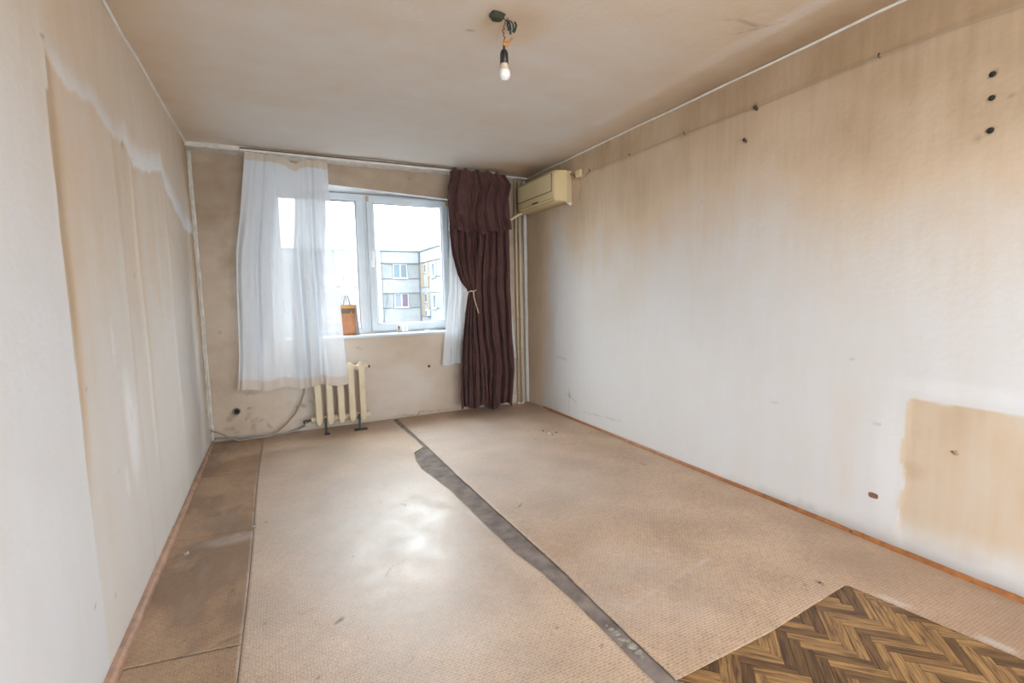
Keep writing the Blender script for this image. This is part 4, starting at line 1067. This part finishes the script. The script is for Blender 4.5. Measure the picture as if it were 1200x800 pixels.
# ================================================================== BARE BULB
Yb = 2.20
hc = at(582, 18.5, 2, H - .002)
lamp = thing('bare_bulb', 'unlit white light bulb in a black socket hanging from the ceiling wires', 'light bulb', (at(591, 75, 1, Yb).x, Yb, at(591, 75, 1, Yb).z))
B = lambda x, y, dy=0: at(x, y, 1, Yb + dy)
xb_ = at(591, 75, 1, Yb).x
zb = lambda y: at(591, y, 1, Yb).z
m_bk = pbr('bakelite', (.022, .018, .018), .4)
MB().lathe((xb_, Yb, 0), [(.0001, zb(58) + .001), (.008, zb(58)), (.014, zb(59.5)), (.0195, zb(63)), (.0205, zb(74.5)), (.018, zb(75))], 20).build('socket', m_bk, lamp)
MB().lathe((xb_, Yb, 0), [(.016, zb(73)), (.0165, zb(76)), (.0225, zb(82.5)), (.0260, zb(83.2))], 24).build('bulb_base', pbr('bulb_cream', (.70, .58, .42), .5), lamp)
zc_ = zb(87.2); R0 = .0285
m_globe = pbr('frosted_globe', (.80, .80, .78), .18)
MB().lathe((xb_, Yb, zc_), [(.0262, zb(83.2) - zc_)] + [(R0 * math.cos(a), R0 * math.sin(a)) for a in np.linspace(.30, -PI / 2 + .01, 12)], 24).build('globe', m_globe, lamp)
m_wire = pbr('black_wire', (.02, .02, .02), .5); m_orange = pbr('orange_tape', (.55, .22, .05), .6); m_red = pbr('brown_wire', (.16, .08, .06), .6)
m_frayed = pbr('dark_frayed', (.05, .055, .03), .9, var=.5, vscale=120, bump=.8)
MB().tube([(xb_, Yb, zb(58) - .001), (xb_, Yb, zb(53.5))], .0055, 8).build('cord_grip', m_bk, lamp)
MB().tube([(xb_, Yb, zb(54)), (xb_ + .001, Yb, zb(48.5))], .006, 8).build('tape', m_orange, lamp)
mb = MB(); mb.tube([(xb_ + .003, Yb, zb(53)), B(593.5, 52), B(596, 49.5), B(600, 45)], [.006, .008, .006, .004], 7); mb.build('tape', m_orange, lamp)
tw = []
for i in range(25):
    tt = i / 24; p = B(590.6, 49 - 18 * tt); tw.append(p + Vector((.003 * math.cos(tt * 22) + .004 * math.sin(tt * 7), .003 * math.sin(tt * 22), 0)))
top_p = B(590.4, 31); tw.append(top_p)
MB().tube(tw + [Vector((top_p.x + .01, Yb, top_p.z + .03)), B(595, 24, 0), Vector((B(593, 20).x, Yb - .02, H + .005))], .0026, 6).build('twisted_wire', m_red, lamp)
mb = MB(); mb.tube([Vector((hc.x + .01, hc.y, H - .012)), B(592, 21.5), B(598, 23), B(603, 25), B(605, 30), B(603.5, 36), B(602, 38)], .0048, 7)
mb.tube([B(590, 20), B(594, 24), B(599, 25), B(601, 29), B(602, 34), B(601, 37)], .0045, 7); mb.tube([B(595, 25), B(597, 27), B(598.2, 33), B(598.3, 40)], .005, 7)
mb.tube([B(594.5, 27), B(595, 31), B(597, 35.5), B(595, 35)], .004, 7); mb.build('supply_wires', m_wire, lamp)
MB().tube([B(597, 24), B(599.5, 28), B(600, 35)], .003, 6).build('supply_wire', pbr('green_wire', (.20, .30, .22), .6), lamp)
ro = MB(); r = random.Random(3); k = 11; v = []
for z, s_ in ((H + .004, 1.1), (H - .008, 1.0), (H - .020, .7)):
    for i in range(k):
        a = 2 * PI * i / k; q = s_ * r.uniform(.85, 1.15); v.append((hc.x + math.cos(a) * .036 * q, hc.y + math.sin(a) * .030 * q, z))
ro.add(v, [(i * k + j, i * k + (j + 1) % k, (i + 1) * k + (j + 1) % k, (i + 1) * k + j) for i in range(2) for j in range(k)] + [tuple(range(2 * k, 3 * k))])
ro.build('ceiling_box', m_frayed, lamp)

# ================================================================== OUTSIDE
m_asph = pbr('asphalt', (.10, .10, .10), .9)
MB().box((-80, 6, -22.2), (110, 130, -22)).build('ground_outside', m_asph, kind='structure')
OUT = .43                                               # darkens all facade colours to hold their brightness down under the strong sky
def cc(*c): return tuple(q * OUT for q in c)
m_pw = pbr('concrete_pale', cc(.51, .53, .55), .9, vscale=1.6, var_col=cc(.43, .45, .47))
m_pg = pbr('concrete_grey', cc(.41, .43, .445), .9, vscale=1.6, var_col=cc(.35, .37, .39))
m_pj = pbr('joint_dark', cc(.24, .27, .31), .9)
m_or = pbr('orange_render', cc(.50, .40, .30), .9)
m_wf = pbr('far_window_frame', cc(.66, .67, .68), .5)
m_wg = pbr('far_window_glass', cc(.16, .25, .33), .25)
m_wl = pbr('far_net_curtain', cc(.30, .34, .40), .6)
m_wp = pbr('far_purple_curtain', cc(.20, .11, .22), .6)
YF, XW = 50.0, 14.44
bld = thing('apartment_building', 'pale concrete-panel apartment block seen through the window glass', 'building', (4, YF, -22))
MB().box((-40, YF + .08, -22), (XW + .08, YF + 12, 5.85)).build('facade_wall', m_pj, bld)
MB().box((XW + .08, 42.78, -22), (XW + 22, YF + 12, 5.85)).build('facade_wall', m_pj, bld)
mb = MB(); mb.box((-40, YF - .10, 5.80), (XW - .10, YF + .30, 5.95)); mb.box((XW - .10, 42.6, 5.80), (XW + .30, YF + .30, 5.95)); mb.box((XW + .3, 42.6, 5.8), (XW + 22, 43.0, 5.95))
mb.build('roof_coping', m_pj, bld)
colx = [-13.9, -9.8, -5.6, -1.5, 2.6, 6.75, 10.5, XW - .03]
J = .035


def fpanel(x0, x1, z0, z1, mat, dy=0):
    MB().box((x0 + J, YF + dy, z0 + J), (x1 - J, YF + .10, z1 - J)).build('wall_panel', mat, bld)


def wpanel(y0, y1, z0, z1, mat):
    MB().box((XW, y0 + J, z0 + J), (XW + .10, y1 - J, z1 - J)).build('wall_panel', mat, bld)


def far_window(x0, x1, z0, z1, left, right, axis=1):
    if axis == 1: f_ = frame_ring(x0, x1, z0, z1, .10, YF - .03, YF + .10)
    f_.box(((x0 + x1) / 2 - .07, YF - .03, z0 + .05), ((x0 + x1) / 2 + .07, YF + .06, z1 - .05)); f_.box((x0 - .08, YF - .10, z0 - .07), (x1 + .08, YF + .02, z0 + .02))
    w0 = f_.build('window', m_wf, bld); xm = (x0 + x1) / 2
    MB().box((x0 + .08, YF + .035, z0 + .08), (xm - .05, YF + .06, z1 - .08)).build('pane', left, w0)
    MB().box((xm + .05, YF + .035, z0 + .08), (x1 - .08, YF + .06, z1 - .08)).build('pane', right, w0)


for ci in range(len(colx) - 1):
    x0, x1 = colx[ci], colx[ci + 1]
    fpanel(x0, x1, 4.62, 5.80, m_pw, -.02)
    for fl in range(0, 4 if ci > 3 else 3):
        zb_, zt2 = 3.03 - 3 * fl, 4.58 - 3 * fl
        wc = {6: (11.60, 13.10), 5: (7.85, 9.35), 4: (4.70, 6.25)}.get(ci, (x0 + 1.3, x0 + 2.8))
        fpanel(x0, wc[0] - .03, zb_, zt2, m_pg, .015); fpanel(wc[1] + .03, x1, zb_, zt2, m_pg, .015)
        MB().box((wc[0] - .03, YF + .02, zb_ + J), (wc[1] + .03, YF + .1, zb_ + .10)).build('wall_panel', m_pg, bld)
        dx = .03 if fl == 1 else 0
        far_window(wc[0] + dx, wc[1] + dx, zb_ + .05, zt2 - .04, m_wl if (fl == 1 or ci % 2) else m_wg, m_wp if (fl == 1 and ci == 6) else m_wg)
        fpanel(x0, x1, 1.56 - 3 * fl, 3.00 - 3 * fl, m_pw)
# drip line under the parapet, downpipe at the corner
mb = MB(); mb.box((10.7, YF - .09, 4.56), (XW - .2, YF + .02, 4.63)); mb.box((10.6, YF - .07, 1.52), (XW - .1, YF + .02, 1.57)); mb.build('drip_edge', m_pj, bld)
MB().box((XW - .16, YF - .12, -8), (XW - .05, YF - .01, 5.8)).build('downpipe', m_pj, bld)
MB().tube([(10.95, YF - .06, 1.5), (10.85, YF - .06, .9), (10.5, YF - .06, -.8), (10.3, YF - .06, -2)], .025, 5).build('facade_cable', m_pj, bld)
MB().tube([(6.9, YF - .06, 4.7), (7.15, YF - .06, 4.55), (7.35, YF - .06, 3.9), (7.6, YF - .06, 3.2), (7.8, YF - .08, 2.9)], .02, 5).build('facade_cable', m_pj, bld)
MB().tube([(7.3, YF - .06, 1.55), (6.9, YF - .06, 1.45), (6.8, YF - .06, .9)], .02, 5).build('facade_cable', m_pj, bld)
# wing towards us
yw = [49.96, 46.75, 42.75]
wpanel(46.75, 49.96, 4.62, 5.80, m_pw); wpanel(42.75, 46.75, 4.62, 5.80, m_pw)
for fl in range(4):
    d = 3 * fl
    for (a, b2, mat) in ((48.75, 49.9, m_or), (46.95, 47.75, m_or)): MB().box((XW - .03, a, 1.56 - d + .55), (XW + .1, b2, 4.58 - d)).build('render_strip', mat, bld)
    o = MB().box((XW + .0, 47.80, 3.5 - d), (XW + .1, 48.70, 4.5 - d)).build('window', m_wf, bld); MB().box((XW - .01, 47.95, 3.65 - d), (XW + .02, 48.55, 4.4 - d)).build('pane', m_wg, o)
    wpanel(47.75, 48.75, 2.1 - d, 3.45 - d, m_pw)
    wpanel(46.75, 49.96, 1.5 - d, 2.1 - d, m_pw)
    wpanel(45.95, 46.90, 3.03 - d, 4.58 - d, m_pg); wpanel(42.75, 44.35, 3.03 - d, 4.58 - d, m_pg); wpanel(42.75, 46.75, 1.56 - d, 3.0 - d, m_pw)
    z0, z1 = 3.02 - d, 4.30 - d
    f_ = MB(); f_.box((XW - .12, 44.35, z0 - .07), (XW + .1, 45.95, z0 + .12)); f_.box((XW - .08, 44.35, z1 - .06), (XW + .1, 45.95, z1 + .22)); f_.box((XW - .08, 44.35, z0), (XW + .1, 44.75, z1)); f_.box((XW - .08, 45.45, z0), (XW + .1, 45.95, z1))
    o = f_.build('window', m_wf, bld); MB().box((XW + .0, 44.7, z0 + .1), (XW + .05, 45.5, z1)).build('pane', m_wg, o)
MB().box((XW + .10, 42.70, 4.62), (XW + 22, 42.80, 5.8)).build('wall_panel', m_pw, bld)
for fl in range(3): MB().box((XW + .10, 42.70, 1.56 - 3 * fl), (XW + 22, 42.80, 3.0 - 3 * fl)).build('wall_panel', m_pw, bld)
# enclosed balcony at the left, outdoor units
mb = MB()
for fl in range(3): mb.box((4.2, YF - .9, 2.95 - 3 * fl - .6), (6.45, YF, 3.3 - 3 * fl)); mb.box((4.2, YF - .9, .6 + 1.25 - 3 * fl), (6.45, YF, 2.1 - 3 * fl + .05))
mb.build('balcony', m_wf, bld)


def outdoor_unit(c, axis, label):
    u = thing('outdoor_unit', label, 'air conditioner', tuple(c)); x, y, z = c
    if axis == 1:
        MB().box((x - .42, y - .34, z - .32), (x + .42, y - .04, z + .32)).build('casing', m_wf, u, bevel=.02)
        MB().lathe((x - .08, y - .35, z), [(.25, .02), (.25, -.01), (.22, -.015), (.20, .0), (.0001, .0)], 20, 1).build('fan_grille', m_wg, u)
        MB().box((x - .38, y - .34, z - .40), (x + .38, y + .0, z - .33)).build('bracket', m_pj, u)
    else:
        MB().box((x - .34, y - .40, z - .30), (x - .04, y + .40, z + .30)).build('casing', m_wf, u, bevel=.02)
        MB().lathe((x - .35, y + .05, z), [(.24, .02), (.24, -.01), (.20, .0), (.0001, .0)], 20, 0).build('fan_grille', m_wg, u)
        MB().box((x - .34, y - .36, z - .38), (x + .0, y + .36, z - .31)).build('bracket', m_pj, u)


outdoor_unit((8.02, YF, 2.66), 1, 'white outdoor cooling unit on the far building seen in the left pane')
outdoor_unit((XW, 47.0, -.45), 0, 'white outdoor cooling unit low on the side wing of the far building')
